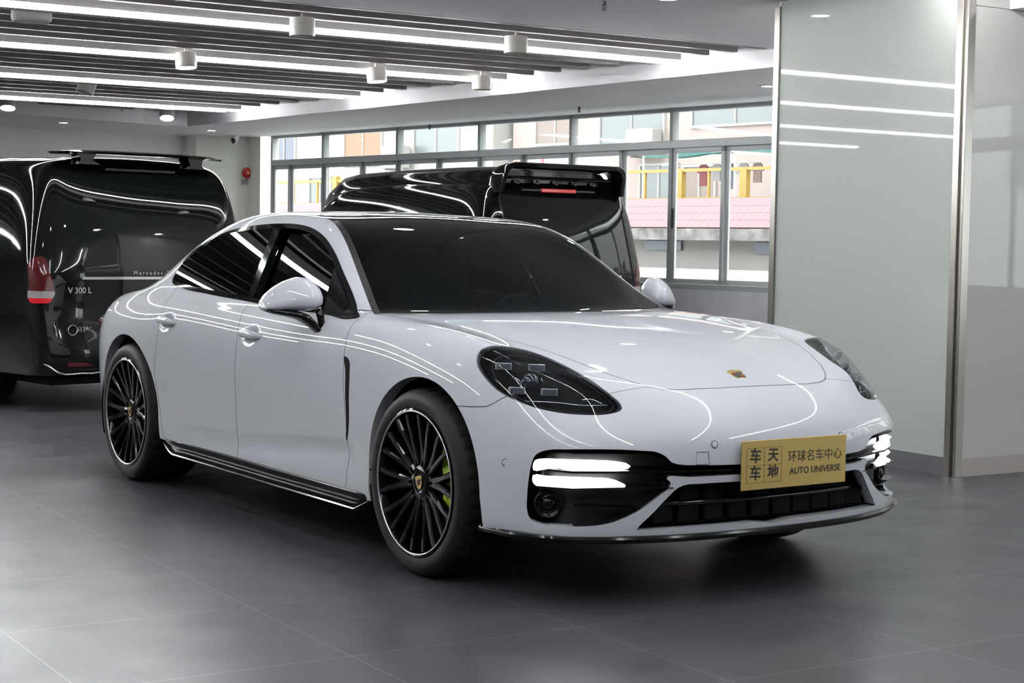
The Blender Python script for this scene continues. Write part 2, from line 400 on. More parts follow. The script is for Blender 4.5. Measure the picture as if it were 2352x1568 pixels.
HEADLIGHT = [(.322,.889,.852),(.314,.867,.885),(.323,.847,.897),(.335,.812,.904),(.338,.772,.902),(.350,.735,.896),(.385,.709,.889),(.430,.688,.878),(.480,.670,.864),(.535,.655,.846),(.600,.641,.824),(.665,.630,.800),(.725,.618,.773),(.770,.603,.746),(.802,.590,.721),(.816,.594,.706),(.818,.606,.696),(.812,.630,.688),(.798,.665,.682),(.770,.715,.681),(.735,.762,.684),(.690,.805,.691),(.630,.845,.703),(.575,.868,.718),(.520,.885,.735),(.470,.894,.753),(.425,.899,.776),(.385,.900,.800),(.350,.898,.824)]
INTAKE = [(.703,.866,.553),(.733,.850,.564),(.790,.806,.570),(.850,.728,.572),(.885,.660,.571),(.916,.581,.566),(.936,.528,.560),(.948,.500,.545),(.955,.480,.525),(.965,.450,.516),(.985,.370,.511),(1.003,.22,.506),(1.01,.10,.505),(1.01,-.1,.505),(1.01,-.1,.468),(1.01,.10,.468),(1.0,.22,.468),(.974,.407,.469),(.950,.495,.468),(.954,.478,.448),(.950,.487,.432),(.940,.515,.408),(.918,.569,.366),(.898,.622,.336),(.870,.685,.311),(.844,.732,.303),(.762,.840,.301),(.710,.870,.303),(.677,.884,.317),(.664,.888,.345),(.662,.888,.391),(.668,.886,.460),(.677,.880,.516),(.687,.875,.540)]
GRILLE = [(.590,.288),(.583,.298),(.541,.340),(.489,.397),(.452,.432),(.430,.441),(.367,.444),(.22,.444),(.1,.444),(-.1,.444),(-.1,.288),(.1,.288),(.307,.287),(.465,.286),(.560,.285)]
DLO = [(-2.656,1.050),(-2.672,1.064),(-2.674,1.085),(-2.666,1.109),(-2.619,1.195),(-2.458,1.282),(-2.23,1.328),(-1.991,1.347),(-1.775,1.354),(-1.604,1.351),(-1.44,1.334),(-1.289,1.297),(-1.129,1.231),(-.947,1.129),(-.800,1.045),(-.690,.981),(-.645,.960),(-.660,.957),(-.929,.963),(-1.5,.978),(-1.66,.986),(-2.167,1.007),(-2.544,1.030),(-2.62,1.040)]
SCREEN_SIDE = [(-.575,.806),(-.75,.748),(-.926,.698),(-1.10,.652),(-1.27,.609),(-1.392,.580),(-1.483,.567),(-1.60,.556),(-1.85,.545),(-2.2,.540),(-2.5,.538),(-2.8,.530),(-3.05,.50),(-3.25,.45),(-3.42,.36),(-3.50,.2),(-3.52,0),(-3.52,-.1)]
COWL = [(-.40,-.1),(-.40,0),(-.412,.25),(-.45,.5),(-.51,.68),(-.575,.806)]
HOOD = [(-.545,.800),(-.40,.780),(-.25,.755),(0,.715),(.20,.685),(.38,.640),(.54,.585),(.65,.535),(.73,.480),(.775,.435),(.799,.385),(.816,.31),(.832,.16),(.836,0),(.836,-.1),(-.395,-.1),(-.395,0),(-.407,.25),(-.445,.5),(-.505,.68)]
FDOOR = [(-.622,.990),(-.615,.947),(-.606,.895),(-.600,.840),(-.590,.780),(-.575,.62),(-.569,.474),(-.574,.373),(-.580,.30),(-.592,.258),(-1.655,.264),(-1.668,.367),(-1.672,.468),(-1.640,.654),(-1.620,.776),(-1.625,.846),(-1.645,.915),(-1.685,.967),(-1.70,1.0)]
RDOOR = [(-1.70,1.0),(-1.685,.967),(-1.645,.915),(-1.625,.846),(-1.620,.776),(-1.640,.654),(-1.672,.468),(-1.668,.367),(-1.655,.264),(-2.47,.268),(-2.50,.33),(-2.552,.53),(-2.575,.60),(-2.555,.68),(-2.538,.76),(-2.532,.85),(-2.545,.94),(-2.58,1.05)]
VENT = [(-.597,.806),(-.560,.802),(-.540,.785),(-.533,.75),(-.533,.651),(-.553,.500),(-.573,.458),(-.578,.470),(-.570,.520),(-.567,.648),(-.575,.760)]
NH = basis((.62, .62, .48)); NI = basis((.80, .60, .0))
ARCHES = ((.03, .365, .404), (-2.945, .365, .405))

GLASS_BOW = None
def build_panels():
    """-> dict name -> (verts, faces, normals, boundary tags) of the left half"""
    P, L, N = body_half(4); S = Skin(P, L, N)
    xz = lambda P: P[:, [0, 2]]; yz = lambda P: P[:, [1, 2]]; xy = lambda P: P[:, [0, 1]]
    f_arch = lambda P: np.minimum(*[np.hypot(P[:, 0]-a, P[:, 2]-b)-np.where(P[:, 2] < b, r+.035*np.clip(b-P[:, 2], 0, .15)/.15, r) for a, b, r in ARCHES])
    hl = smooth_poly(np.array(HEADLIGHT)@NH[0], 3); it = smooth_poly(np.array(INTAKE)@NI[0], 3)
    f_head = lambda P: poly_sdf(hl, P@NH[0]); f_int = lambda P: poly_sdf(it, P@NI[0])
    gr = smooth_poly(GRILLE, 3); f_gr = lambda P: poly_sdf(gr, yz(P))
    dl = smooth_poly(DLO, 5); f_dlo = lambda P: poly_sdf(dl, xz(P)); f_dl2 = lambda P: f_dlo(P)+.021
    sc_ = smooth_poly(SCREEN_SIDE, 4, False)+COWL[:-1]; f_sc = lambda P: poly_sdf(sc_, xy(P)); f_sc2 = lambda P: f_sc(P)+.030
    f_hdr = lambda P: P[:, 0]-np.interp(P[:, 1], (0, .343, .571), (-1.478, -1.445, -1.376))
    f_rg = lambda P: P[:, 0]-np.interp(P[:, 1], (0, .4, .6), (-2.62, -2.58, -2.5))
    f_hd = lambda P: poly_sdf(HOOD, xy(P))
    bl = np.array([(.05,.676),(.242,.679),(.355,.684),(.435,.691),(.464,.702),(.52,.735),(.755,.748),(.79,.80),(.80,1.2)])
    f_bp = lambda P: P[:, 2]-np.interp(P[:, 0], bl[:, 0], bl[:, 1])
    f_fd = lambda P: poly_sdf(FDOOR, xz(P)); f_rd = lambda P: poly_sdf(RDOOR, xz(P)); f_vt = lambda P: poly_sdf(smooth_poly(VENT, 3), xz(P))
    side = lambda P: P[:, 1] > .5; front = lambda P: P[:, 0] > .5; top = lambda P: P[:, 2] > .95; hoods = lambda P: (P[:, 2] > .72) & (P[:, 0] > -.62)
    beltup = lambda P: (P[:, 1] > .55) & (P[:, 2] > .9)
    S.cut(f_arch, 'arch', side)
    S.cut(f_head, 'head', lambda P: (P[:, 0] > .2) & (P[:, 1] > .5) & (P[:, 2] > .6))
    S.cut(f_int, 'intake', lambda P: (P[:, 0] > .5) & (P[:, 2] < .65)); S.cut(f_gr, 'grille', front)
    S.cut(f_dlo, 'dlo', beltup); S.cut(f_dl2, 'dlo2', beltup)
    S.cut(f_sc, 'screen', top); S.cut(f_sc2, 'screen2', top); S.cut(f_hdr, 'header', top); S.cut(f_rg, 'rear', top)
    g = .0021
    for fn, nm, sel in ((f_hd, 'hood', hoods), (f_bp, 'bumper', lambda P: (P[:, 0] > .2) & (P[:, 2] > .6)), (f_fd, 'fdoor', side), (f_rd, 'rdoor', side)):
        for sg in (-1, 1): S.cut(lambda P: fn(P)+sg*g, nm, sel)
    S.cut(f_vt, 'vent', side)
    S.cut(lambda P: P[:, 0]+1.045+(1.156-P[:, 2])*-.45, 'tri', beltup)
    S.cut(lambda P: P[:, 0]+1.800+(1.33-P[:, 2])*-.262, 'bpl', beltup); S.cut(lambda P: P[:, 0]+1.736+(1.332-P[:, 2])*-.25, 'bpr', beltup)
    C = S.centres(); F = S.F
    A = dict(arch=f_arch(C) < 0, head=f_head(C), int=f_int(C), gr=f_gr(C), dlo=f_dlo(C), dl2=f_dl2(C), sc=f_sc(C), sc2=f_sc2(C), hdr=f_hdr(C), rg=f_rg(C), hd=f_hd(C), bp=f_bp(C), fd=f_fd(C), rd=f_rd(C), vt=f_vt(C))
    tri = C[:, 0]+1.045+(1.156-C[:, 2])*-.45; bpl = C[:, 0]+1.8+(1.33-C[:, 2])*-.262; bpr = C[:, 0]+1.736+(1.332-C[:, 2])*-.25
    reg = {}
    for i, c in enumerate(C):
        x, y, z = c
        if y > .5 and A['arch'][i] and z < .8: continue
        if y > .5 and x > .2 and z > .6 and A['head'][i] < 0: k = 'headlight'
        elif x > .5 and z < .62 and A['int'][i] < 0: k = 'intake'
        elif x > .5 and A['gr'][i] < 0: k = 'grille'
        elif y > .55 and z > .9 and A['dlo'][i] < 0:
            if A['dl2'][i] > 0 : k = 'window_trim'
            elif bpl[i] > 0 > bpr[i]: k = 'pillar_trim'
            elif tri[i] > 0: k = 'quarter_window'
            else: k = 'front_window' if bpr[i] > 0 else 'rear_window'
        elif z > .95 and A['sc'][i] < 0:
            if A['hdr'][i] > 0: k = 'windshield' if A['sc2'][i] < 0 else 'windshield_edge'
            else: k = 'roof_glass' if A['rg'][i] > 0 else 'rear_screen'
        else:
            k = 'shell'
            if z > .72 and x > -.62 and A['hd'][i] < g: k = 'hood' if A['hd'][i] < -g else 'seam'
            elif x > .2 and A['bp'][i] < g: k = 'bumper' if A['bp'][i] < -g else 'seam'
            elif y > .5 and A['vt'][i] < 0: k = 'vent'
            elif y > .5 and A['fd'][i] < -g: k = 'front_door'
            elif y > .5 and A['rd'][i] < -g: k = 'rear_door'
            elif y > .5 and (A['fd'][i] < g or A['rd'][i] < g): k = 'seam'
        reg.setdefault(k, []).append(F[i])
    # the side glass is re-fitted to one clean quadric so that it mirrors without ripples
    gk = ('front_window', 'rear_window', 'quarter_window', 'pillar_trim')
    gi = np.array(sorted({v for k in gk for q in reg.get(k, []) for v in q})); X, Y, Z = S.P[gi, 0]+1.7, S.P[gi, 1], S.P[gi, 2]-1.15
    Qm = np.stack([X*0+1, X, Z, X*X, X*Z, Z*Z], 1); co = np.linalg.lstsq(Qm, Y, rcond=None)[0]; co[3] = GLASS_BOW if GLASS_BOW is not None else co[3]
    GP = S.P.copy(); GN = S.N.copy(); GP[gi, 1] = Qm@co
    # each door pane has a slightly different set to it
    PANE = {'front_window': (.7338, .01926, -.52906, .0104, -.02193, -.25105), 'rear_window': (.76404, -.00916, -.50258, .00785, -.05913, -.27956)}
    nn = np.stack([-(co[1]+2*co[3]*X+co[4]*Z), X*0+1, -(co[2]+co[4]*X+2*co[5]*Z)], 1); GN[gi] = nn/np.linalg.norm(nn, axis=1)[:, None]
    for k, c in PANE.items():
        wi = np.array(sorted({v for q in reg[k] for v in q})); X, Z = S.P[wi, 0]+1.7, S.P[wi, 2]-1.15
        # panes get vertices of their own
        Yp = c[0]+c[1]*X+c[2]*Z+c[3]*X*X+c[4]*X*Z+c[5]*Z*Z; np_ = S.P[wi].copy(); np_[:, 1] = Yp
        nn = np.stack([-(c[1]+2*c[3]*X+c[4]*Z), X*0+1, -(c[2]+c[4]*X+2*c[5]*Z)], 1); PANE[k] = (wi, np_, nn/np.linalg.norm(nn, axis=1)[:, None])
    out = {}
    for k, fs in reg.items():
        PP, PN = (GP, GN) if k in gk else (S.P, S.N)
        if k in PANE: PP, PN = PP.copy(), PN.copy(); PP[PANE[k][0]] = PANE[k][1]; PN[PANE[k][0]] = PANE[k][2]
        used = sorted({v for q in fs for v in q}); mp = {v: j for j, v in enumerate(used)}
        out[k] = (PP[used], [tuple(mp[v] for v in q) for q in fs], PN[used], [S.tags.get(v, set()) for v in used])
    return out

def panel_obj(name, data, m, parent, sides=(1, -1), rims=None, offset=0.):
    """data: one or several (P, F, N, tags, material index); mirrored sides in one mesh; rims: {tag: vector fn} inward returns"""
    P, F, N, MI = [], [], [], []; off = 0
    for d in data if isinstance(data, list) else [data+(0,)]:
        p, f, n, tg, mi = d
        p = p+n*offset; f = list(f); nn = n; fm = [mi]*len(f)
        if rims:
            cnt = {}
            for q in f:
                for a, b in zip(q, q[1:]+q[:1]): cnt[(min(a, b), max(a, b))] = cnt.get((min(a, b), max(a, b)), 0)+1
            ex = {}; newp, newn = [], []
            for q in list(f):
                for a, b in zip(q, q[1:]+q[:1]):
                    if cnt[(min(a, b), max(a, b))] != 1: continue
                    t = [k for k in rims if k in tg[a] and k in tg[b]]
                    if not t: continue
                    ids = []
                    for v in (a, b):
                        for lay in (0, 1):
                            if (v, lay) not in ex:
                                ex[(v, lay)] = len(p)+len(newp); dv = np.array(rims[t[0]](p[v], n[v]))
                                newp.append(p[v]+dv*(.0 if lay == 0 else 1.)); newn.append(n[v])
                        ids.append((ex[(v, 0)], ex[(v, 1)]))
                    f.append((ids[1][0], ids[0][0], ids[0][1], ids[1][1])); fm.append(mi+100)
            if newp: p = np.concatenate([p, newp]); nn = np.concatenate([n, newn])
        for s in sides:
            P.append(p*[1, s, 1]); N.append(nn*[1, s, 1])
            F += [tuple(v+off for v in (q if s > 0 else q[::-1])) for q in f]; MI += fm; off += len(p)
    P = np.concatenate(P); N = np.concatenate(N)
    me = bpy.data.meshes.new(name); me.from_pydata(P.tolist(), [], F)
    o = link(name, me, m, parent)
    sm = [True]*len(F)
    rim = [i for i, k in enumerate(MI) if k >= 100]
    me.polygons.foreach_set('material_index', [k % 100 for k in MI]); me.polygons.foreach_set('use_smooth', sm)
    me.update()
    if not rim:
        me.normals_split_custom_set_from_vertices(N.tolist())
    else:
        fn = np.empty(len(F)*3); me.polygons.foreach_get('normal', fn); fn = fn.reshape(-1, 3); ln = []
        for i, q in enumerate(F): ln += ([fn[i].tolist()]*len(q) if MI[i] >= 100 else [N[v].tolist() for v in q])
        me.normals_split_custom_set(ln)
    return o

# ------------------------------------------------------------------ materials of the cars
M_white = mat('white_paint', (.56, .575, .615), .6, coat=1., coat_rough=.006, spec=.15)
M_gloss = mat('black_gloss', (.004, .004, .0045), .05, spec=.5)
M_black = mat('black_plastic', (.012, .012, .013), .42)
M_shut = mat('shutter_black', (.003, .003, .0035), .6, spec=.08)
M_skirtblack = mat('satin_black', (.004, .004, .0045), .14, spec=.3)
M_void = mat('dark_cavity', (.004, .004, .004), .8, spec=.1)
M_seam = mat('panel_gap', (.05, .05, .055), .6)
M_tint = thin_glass('tinted_glass', (.012, .014, .015), ior=1.52)
M_screen = thin_glass('windshield_glass', (.19, .265, .275), ior=1.55)
M_lens = thin_glass('clear_lens', (.80, .82, .85), ior=1.42)
M_chrome = mat('chrome', (.85, .86, .88), .08, metal=1.)
M_satin = mat('satin_metal', (.62, .63, .64), .28, metal=1.)
M_dark_metal = mat('dark_metal', (.10, .10, .11), .35, metal=1.)
M_rubber = mat('tyre_rubber', (.008, .008, .0085), .58, spec=.25)
M_rim = mat('black_wheel_lacquer', (.0025, .0025, .003), .10, spec=.22)
M_green = mat('acid_green', (.50, .72, .02), .35, coat=.6)
M_led = mat('daytime_light', (1, 1, 1), .3, emit=(.93, .96, 1.), estr=4.)
M_gold = mat('brushed_gold', (.52, .38, .135), .38, metal=.85)
M_goldb = mat('crest_gold', (.80, .58, .22), .25, metal=1.)
M_crimson = mat('crest_red', (.22, .008, .012), .3, coat=.5)
M_ink = mat('engraved_black', (.012, .010, .008), .5)
M_ledlens = mat('led_lens', (.10, .105, .12), .15)
M_ledframe = mat('led_frame', (.62, .63, .66), .25, metal=.5)
M_cabin = mat('cabin_trim', (.05, .058, .06), .8)
M_redlens = mat("red_lens", (.075, .003, .004), .12, coat=1.)
def brush_gold():
    nt = M_gold.node_tree; b = nt.nodes['Principled BSDF']; t = nt.nodes.new('ShaderNodeTexCoord'); mp = nt.nodes.new('ShaderNodeMapping'); n = nt.nodes.new('ShaderNodeTexNoise')
    mp.inputs['Scale'].default_value = (260, 260, 6); n.inputs['Scale'].default_value = 1.; r = nt.nodes.new('ShaderNodeMapRange')
    nt.links.new(t.outputs['Object'], mp.inputs[0]); nt.links.new(mp.outputs[0], n.inputs['Vector']); nt.links.new(n.outputs['Fac'], r.inputs[0])
    r.inputs[3].default_value = .28; r.inputs[4].default_value = .5; nt.links.new(r.outputs[0], b.inputs['Roughness'])
brush_gold()

# ------------------------------------------------------------------ the white saloon
CAR = empty('car')
tag(CAR, 'white four-door sports saloon with black wheels in the middle of the showroom', 'car')
REG = build_panels()
inw = lambda d: (lambda p, n: (-d*n[0], -d*n[1], -d*n[2]))
RIM = {'arch': lambda p, n: (0, -.055, 0), 'intake': lambda p, n: (-.05, -.03, 0), 'grille': lambda p, n: (-.06, 0, 0), 'head': inw(.015),
       'hood': inw(.006), 'bumper': inw(.006), 'fdoor': inw(.006), 'rdoor': inw(.006)}
def R1(k, mi=0): return REG[k]+(mi,)
panel_obj('body_shell', [R1('shell'), R1('seam', 1)], [M_white, M_seam], CAR, rims={k: RIM[k] for k in ('arch', 'head')})
panel_obj('hood', REG['hood'], M_white, CAR)
bump = panel_obj('front_bumper', REG['bumper'], M_white, CAR, rims={k: RIM[k] for k in ('arch', 'head', 'intake', 'grille')})
for s in (-1, 1):
    for k, wn_ in (('front_door', 'front_window'), ('rear_door', 'rear_window')):
        d = panel_obj(k, REG[k], M_white, CAR, (s,))
        panel_obj('side_window', REG[wn_], M_tint, d, (s,))
        cx, cz, yy = (-1.492, .845, .934) if k == 'front_door' else (-2.452, .860, .936)
        # pull bar with pinched ends over the scoop
        bm = bmesh.new(); n = 14; pts = []; rs = []
        for i in range(n+1):
            t = i/n; u = 2*t-1
            pts.append((cx+.105*u, s*(yy-.004+.020*(1-u**4)), cz-.004*u+.006*(1-u*u))); rs.append(.005+.0105*(1-u**4)**.7)
        add_tube(bm, pts, .01, 12, rs=rs, flat=1.25)
        h = obj('door_handle', bm, M_white, d, True)
    panel_obj('quarter_window', REG['quarter_window'], M_gloss, CAR, (s,))
    panel_obj('window_trim', REG['window_trim'], M_gloss, CAR, (s,), offset=.002)
    panel_obj('pillar_trim', REG['pillar_trim'], M_gloss, CAR, (s,), offset=.002)
    panel_obj('fender_vent', REG['vent'], M_void, CAR, (s,))
    # ---- headlight
    hl = panel_obj('headlight', REG['headlight'], M_void, CAR, (s,), rims={'head': inw(-.040)}, offset=-.045)
    panel_obj('lens', REG['headlight'], M_lens, hl, (s,))
    Nh = Vector((.62, .62*s, .48)).normalized()
    def on_lamp(x, y, z, d): return Vector((x, y*s, z))-Nh*d
    ax = frame((0, 0, 0), Vector((0, 1, 0)).cross(Vector((.9, .42*s, .12))) if False else (-.42*s, .9, 0), (0, 0, 1))
    def lamp_frame(p): return frame(p, (-.42*s, .9, -.02), (-.12, -.05*s, 1))
    bm = bmesh.new()                                           # bezel ring following the outline
    ol = [Vector((a, b*s, c))-Nh*.012 for a, b, c in smooth_poly(HEADLIGHT, 2)]
    cen = sum(ol, Vector())/len(ol)
    add_tube(bm, [cen+(q-cen)*.965 for q in ol], .0045, 6, closed=True)
    obj('bezel', bm, M_black, hl, True)
    bm = bmesh.new()
    add_tube(bm, [cen+(q-cen)*.83+Vector((.022, 0, 0)) -Nh*.018 for q in ol], .0012, 6, closed=True)
    obj('light_guide', bm, M_dark_metal, hl, True)
    for c in ((.448, .855, .843), (.529, .765, .841), (.545, .861, .763), (.637, .784, .762)):
        bm = bmesh.new(); Mx = lamp_frame(on_lamp(*c, .016))
        add_box(bm, (-.030, -.0125, -.012), (.030, .0125, .0), Mx, .002)
        u = obj('led_unit', bm, M_ledframe, hl)
        bm = bmesh.new(); add_box(bm, (-.0255, -.0095, .0), (.0255, .0095, .0025), Mx, .001); obj('led_lens', bm, M_ledlens, u)
    bm = bmesh.new(); Mx = lamp_frame(on_lamp(.556, .818, .805, .052))
    add_lathe(bm, [(.034, .0), (.033, .012), (.026, .022), (.014, .028), (0, .030)], 28, Mx)
    pj = obj('projector_lens', bm, mat('projector_glass', (.02, .022, .03), .03, coat=1.) if s < 0 else bpy.data.materials['projector_glass'], hl, True)
    bm = bmesh.new()
    pr = [(-.058, .014), (-.040, .002), (-.030, -.022), (-.018, -.034), (.030, -.034), (.044, -.026), (.046, -.008), (.036, .016)]
    add_tube(bm, [Mx @ Vector((u, v, .016)) for u, v in smooth_poly(pr, 4, False)], .0022, 6); obj('chrome_bracket', bm, M_chrome, pj, True)
    bm = bmesh.new()
    add_tube(bm, [on_lamp(*q, .02) for q in smooth_poly([(.592, .858, .730), (.684, .778, .729), (.745, .712, .722), (.785, .640, .724)], 5, False)], .002, 6)
    add_tube(bm, [on_lamp(*q, .016) for q in smooth_poly([(.725, .705, .738), (.741, .680, .741), (.772, .652, .727)], 5, False)], .0025, 6)
    obj('trim_strip', bm, M_chrome, hl, True)
    # ---- daytime lights and the dark intake behind them
    ik = panel_obj('air_intake', REG['intake'], M_black, CAR, (s,), offset=-.075, rims={'intake': lambda p, n: (.06, .03, 0)})
    D1 = [(.684,.879,.488),(.682,.879,.506),(.688,.876,.519),(.705,.868,.526),(.760,.832,.530),(.810,.792,.531),(.850,.728,.530),(.885,.668,.526),(.905,.622,.510),(.903,.632,.503),(.870,.700,.500),(.800,.798,.499),(.735,.852,.497),(.715,.863,.491)]
    D2 = [(.682,.880,.466),(.720,.862,.469),(.760,.836,.468),(.800,.797,.469),(.848,.735,.469),(.872,.694,.467),(.893,.645,.449),(.897,.636,.443),(.885,.662,.438),(.845,.742,.437),(.800,.799,.437),(.760,.836,.435),(.720,.861,.433),(.694,.875,.435),(.683,.880,.446)]
    di = Vector((-.8, -.6*s, 0))
    for D in (D1, D2):
        bm = bmesh.new(); D = smooth_poly(D, 2)
        a = [bm.verts.new(Vector((x, y*s, z))+di*.012) for x, y, z in D]; b = [bm.verts.new(v.co+di*.022) for v in a]; n = len(a)
        bm.faces.new(a); bm.faces.new(b[::-1])
        for i in range(n): bm.faces.new((a[i], b[i], b[(i+1) % n], a[(i+1) % n]))
        obj('daytime_running_light', bm, M_led, CAR)
    # gloss bar that carries the lights inward, fin below it, fine blade, sensor
    bm = bmesh.new()
    def fin(pts, h0, h1, t, out):
        r = []
        for i, (x, y, z) in enumerate(pts):
            k = i/(len(pts)-1); h = h0+(h1-h0)*k; p = Vector((x, y*s, z))+di*(-out)
            r.append([bm.verts.new(p+di*a_+Vector((0, 0, b_))) for a_, b_ in ((0, h*.25), (0, -h*.25), (t, -h), (t, h))])
        for a_, b_ in zip(r[:-1], r[1:]):
            for k in range(4): bm.faces.new((a_[k], a_[(k+1) % 4], b_[(k+1) % 4], b_[k]))
        bm.faces.new(r[0][::-1]); bm.faces.new(r[-1])
    fin([(.692, .868, .492), (.80, .795, .488), (.88, .68, .490), (.92, .585, .492), (.958, .474, .489), (1.0, .223, .485), (1.01, .05, .485)], .016, .012, .05, -.012)
    fin([(.69, .87, .432), (.80, .795, .432), (.899, .632, .438), (.931, .547, .436), (.957, .468, .434)], .009, .004, .05, .004)
    fin([(.807, .791, .373), (.864, .699, .370), (.914, .582, .364)], .004, .003, .05, .003)
    obj('intake_fin', bm, M_gloss, ik)
    bm = bmesh.new(); Mx = frame(Vector((.738, .850*s, .370))+di*.035, (-.5*s, .86, 0), (0, 0, 1))
    if Mx.col[2].x < 0: Mx = Mx @ Matrix.Rotation(math.pi, 4, 'Y')
    add_lathe(bm, [(.050, -.03), (.050, .0), (.046, .003), (.042, -.006), (.026, -.010), (.024, .0), (.010, .006), (0, .007)], 32, Mx)
    obj('sensor_lamp', bm, M_skirtblack, ik, True)
    # ---- parking sensors
    for p, nn in (((.562, .916, .503), (.35, .93, .0)), ((.988, .311, .581), (.97, .12, .2))):
        bm = bmesh.new(); nv = Vector((nn[0], nn[1]*s, nn[2])).normalized(); Mx = frame(Vector((p[0], p[1]*s, p[2])), Vector((0, 0, 1)).cross(nv), nv.cross(Vector((0, 0, 1)).cross(nv)))
        if Mx.col[2].xyz.dot(nv) < 0: Mx = Mx @ Matrix.Rotation(math.pi, 4, 'X')
        add_lathe(bm, [(.0138, -.003), (.0138, .0010), (.0112, .0012)], 24, Mx)
        o = obj('parking_sensor', bm, M_seam, CAR, True)
        bm = bmesh.new(); add_lathe(bm, [(.0112, .0006), (.010, .0014), (0, .0016)], 24, Mx); obj('sensor_face', bm, M_white, o, True)
    # ---- side skirt
    bm = bmesh.new(); sec = [(.875, .270), (.925, .266), (.939, .257), (.942, .236), (.935, .228), (.930, .216), (.944, .206), (.962, .202), (.967, .197), (.961, .192), (.93, .192), (.86, .190)]
    r = []
    for x in np.linspace(-2.50, -.40, 36):
        k = min(1, max(.02, (x+2.50)/.16), max(.03, (-.40-x)/.05)) ; dz = .012*max(0, (-1.2-x))/1.3
        r.append([bm.verts.new((x, s*(.915+(y-.915)*(.35+.65*k)-.012*math.cos((x+1.45)*1.4)), .262+(z-.262)*(.45+.55*k)+dz)) for y, z in sec])
    for a_, b_ in zip(r[:-1], r[1:]):
        for k in range(len(sec)): bm.faces.new((a_[k], a_[(k+1) % len(sec)], b_[(k+1) % len(sec)], b_[k]))
    bm.faces.new(r[0]); bm.faces.new(r[-1][::-1])
    autosmooth(obj('side_skirt', bm, M_skirtblack, CAR), 30)
    # ---- wheel housings
    for wx in (.03, -2.945):
        bm = bmesh.new(); n = 28; ring = []
        for i in range(n+1):
            a = math.pi*(-.12+1.24*i/n); c, q = math.cos(a), math.sin(a)
            ring.append([bm.verts.new((wx+.418*c, s*y, .365+.418*q)) for y in (.93, .55)])
        for a_, b_ in zip(ring[:-1], ring[1:]): bm.faces.new((a_[0], a_[1], b_[1], b_[0]))
        bm.faces.new([q[1] for q in ring])
        obj('wheel_housing', bm, M_void, CAR)
    # ---- mirror: cap lofted outward, black foot
    mir = empty('door_mirror', (0, 0, 0), parent=CAR)
    secs = [(.900, -.905, 1.040, .048, .024), (.912, -.905, 1.042, .086, .058), (.945, -.915, 1.046, .106, .080), (.98, -.932, 1.045, .110, .083), (1.02, -.952, 1.037, .106, .073), (1.055, -.972, 1.026, .096, .059), (1.085, -.99, 1.013, .080, .042), (1.105, -1.0, 1.002, .052, .024), (1.115, -1.005, .996, .018, .009)]
    bm = bmesh.new(); n = 28; rg = []
    for y, x, z, a_, b_ in secs:
        c = []
        for i in range(n):
            t = 2*math.pi*i/n; ct, st = math.cos(t), math.sin(t); e = 2/2.5
            u = math.copysign(abs(ct)**e, ct); v = math.copysign(abs(st)**e, st)
            v = v*(1.0 if v > 0 else .72); u = u*(1-.12*v)
            c.append(bm.verts.new((x+u*a_*.85-.02*max(v, 0), s*y, z+v*b_-.006)))
        rg.append(c)
    for a_, b_ in zip(rg[:-1], rg[1:]):
        for k in range(n): bm.faces.new((a_[k], a_[(k+1) % n], b_[(k+1) % n], b_[k]))
    bm.faces.new(rg[0]); bm.faces.new(rg[-1])
    obj('mirror_cap', bm, M_white, mir, True)
    bm = bmesh.new()                                            # underside tray sweeping down into the foot
    tray = [(1.106, -.988, .985, .030, .009), (1.07, -.968, .976, .062, .013), (1.03, -.948, .970, .078, .016), (.99, -.925, .962, .072, .019), (.955, -.905, .945, .056, .022), (.925, -.890, .917, .043, .020), (.905, -.885, .892, .036, .018), (.890, -.885, .876, .030, .015)]
    rg = []
    for y, x, z, a_, b_ in tray:
        rg.append([bm.verts.new((x+a_*math.cos(t), s*y, z+b_*math.sin(t))) for t in [2*math.pi*i/16 for i in range(16)]])
    for a_, b_ in zip(rg[:-1], rg[1:]):
        for k in range(16): bm.faces.new((a_[k], a_[(k+1) % 16], b_[(k+1) % 16], b_[k]))
    bm.faces.new(rg[0]); bm.faces.new(rg[-1])
    obj('mirror_foot', bm, M_gloss, mir, True)
    bm = bmesh.new()
    add_tube(bm, [(-.872, s*.885, .878), (-.868, s*.895, .905), (-.868, s*.903, .955), (-.872, s*.915, .990)], .016, 10); obj('mirror_stem', bm, M_gloss, mir, True)
    bm = bmesh.new(); add_prism(bm, smooth_poly([(.945, 1.0), (1.06, .995), (1.078, 1.02), (1.05, 1.055), (.99, 1.085), (.945, 1.08)], 3), 0, .004, lambda u, v, d: Vector((-.962-.42*(u-.945)-.052-d, s*u, v))); obj('mirror_glass', bm, M_chrome, mir)
    # ---- tail light
    bm = bmesh.new()
    add_tube(bm, smooth_poly([(-3.62, s*.835, .80), (-3.80, s*.75, .815), (-3.93, s*.60, .825), (-4.0, s*.40, .828), (-4.035, s*.2, .828)], 4, False), .018, 8); obj('tail_light', bm, M_redlens, CAR, True)

panel_obj('windshield', REG['windshield'], M_screen, CAR)
panel_obj('windshield_surround', REG['windshield_edge'], M_black, CAR)
panel_obj('glass_roof', REG['roof_glass'], M_gloss, CAR)
panel_obj('rear_screen', REG['rear_screen'], M_tint, CAR)
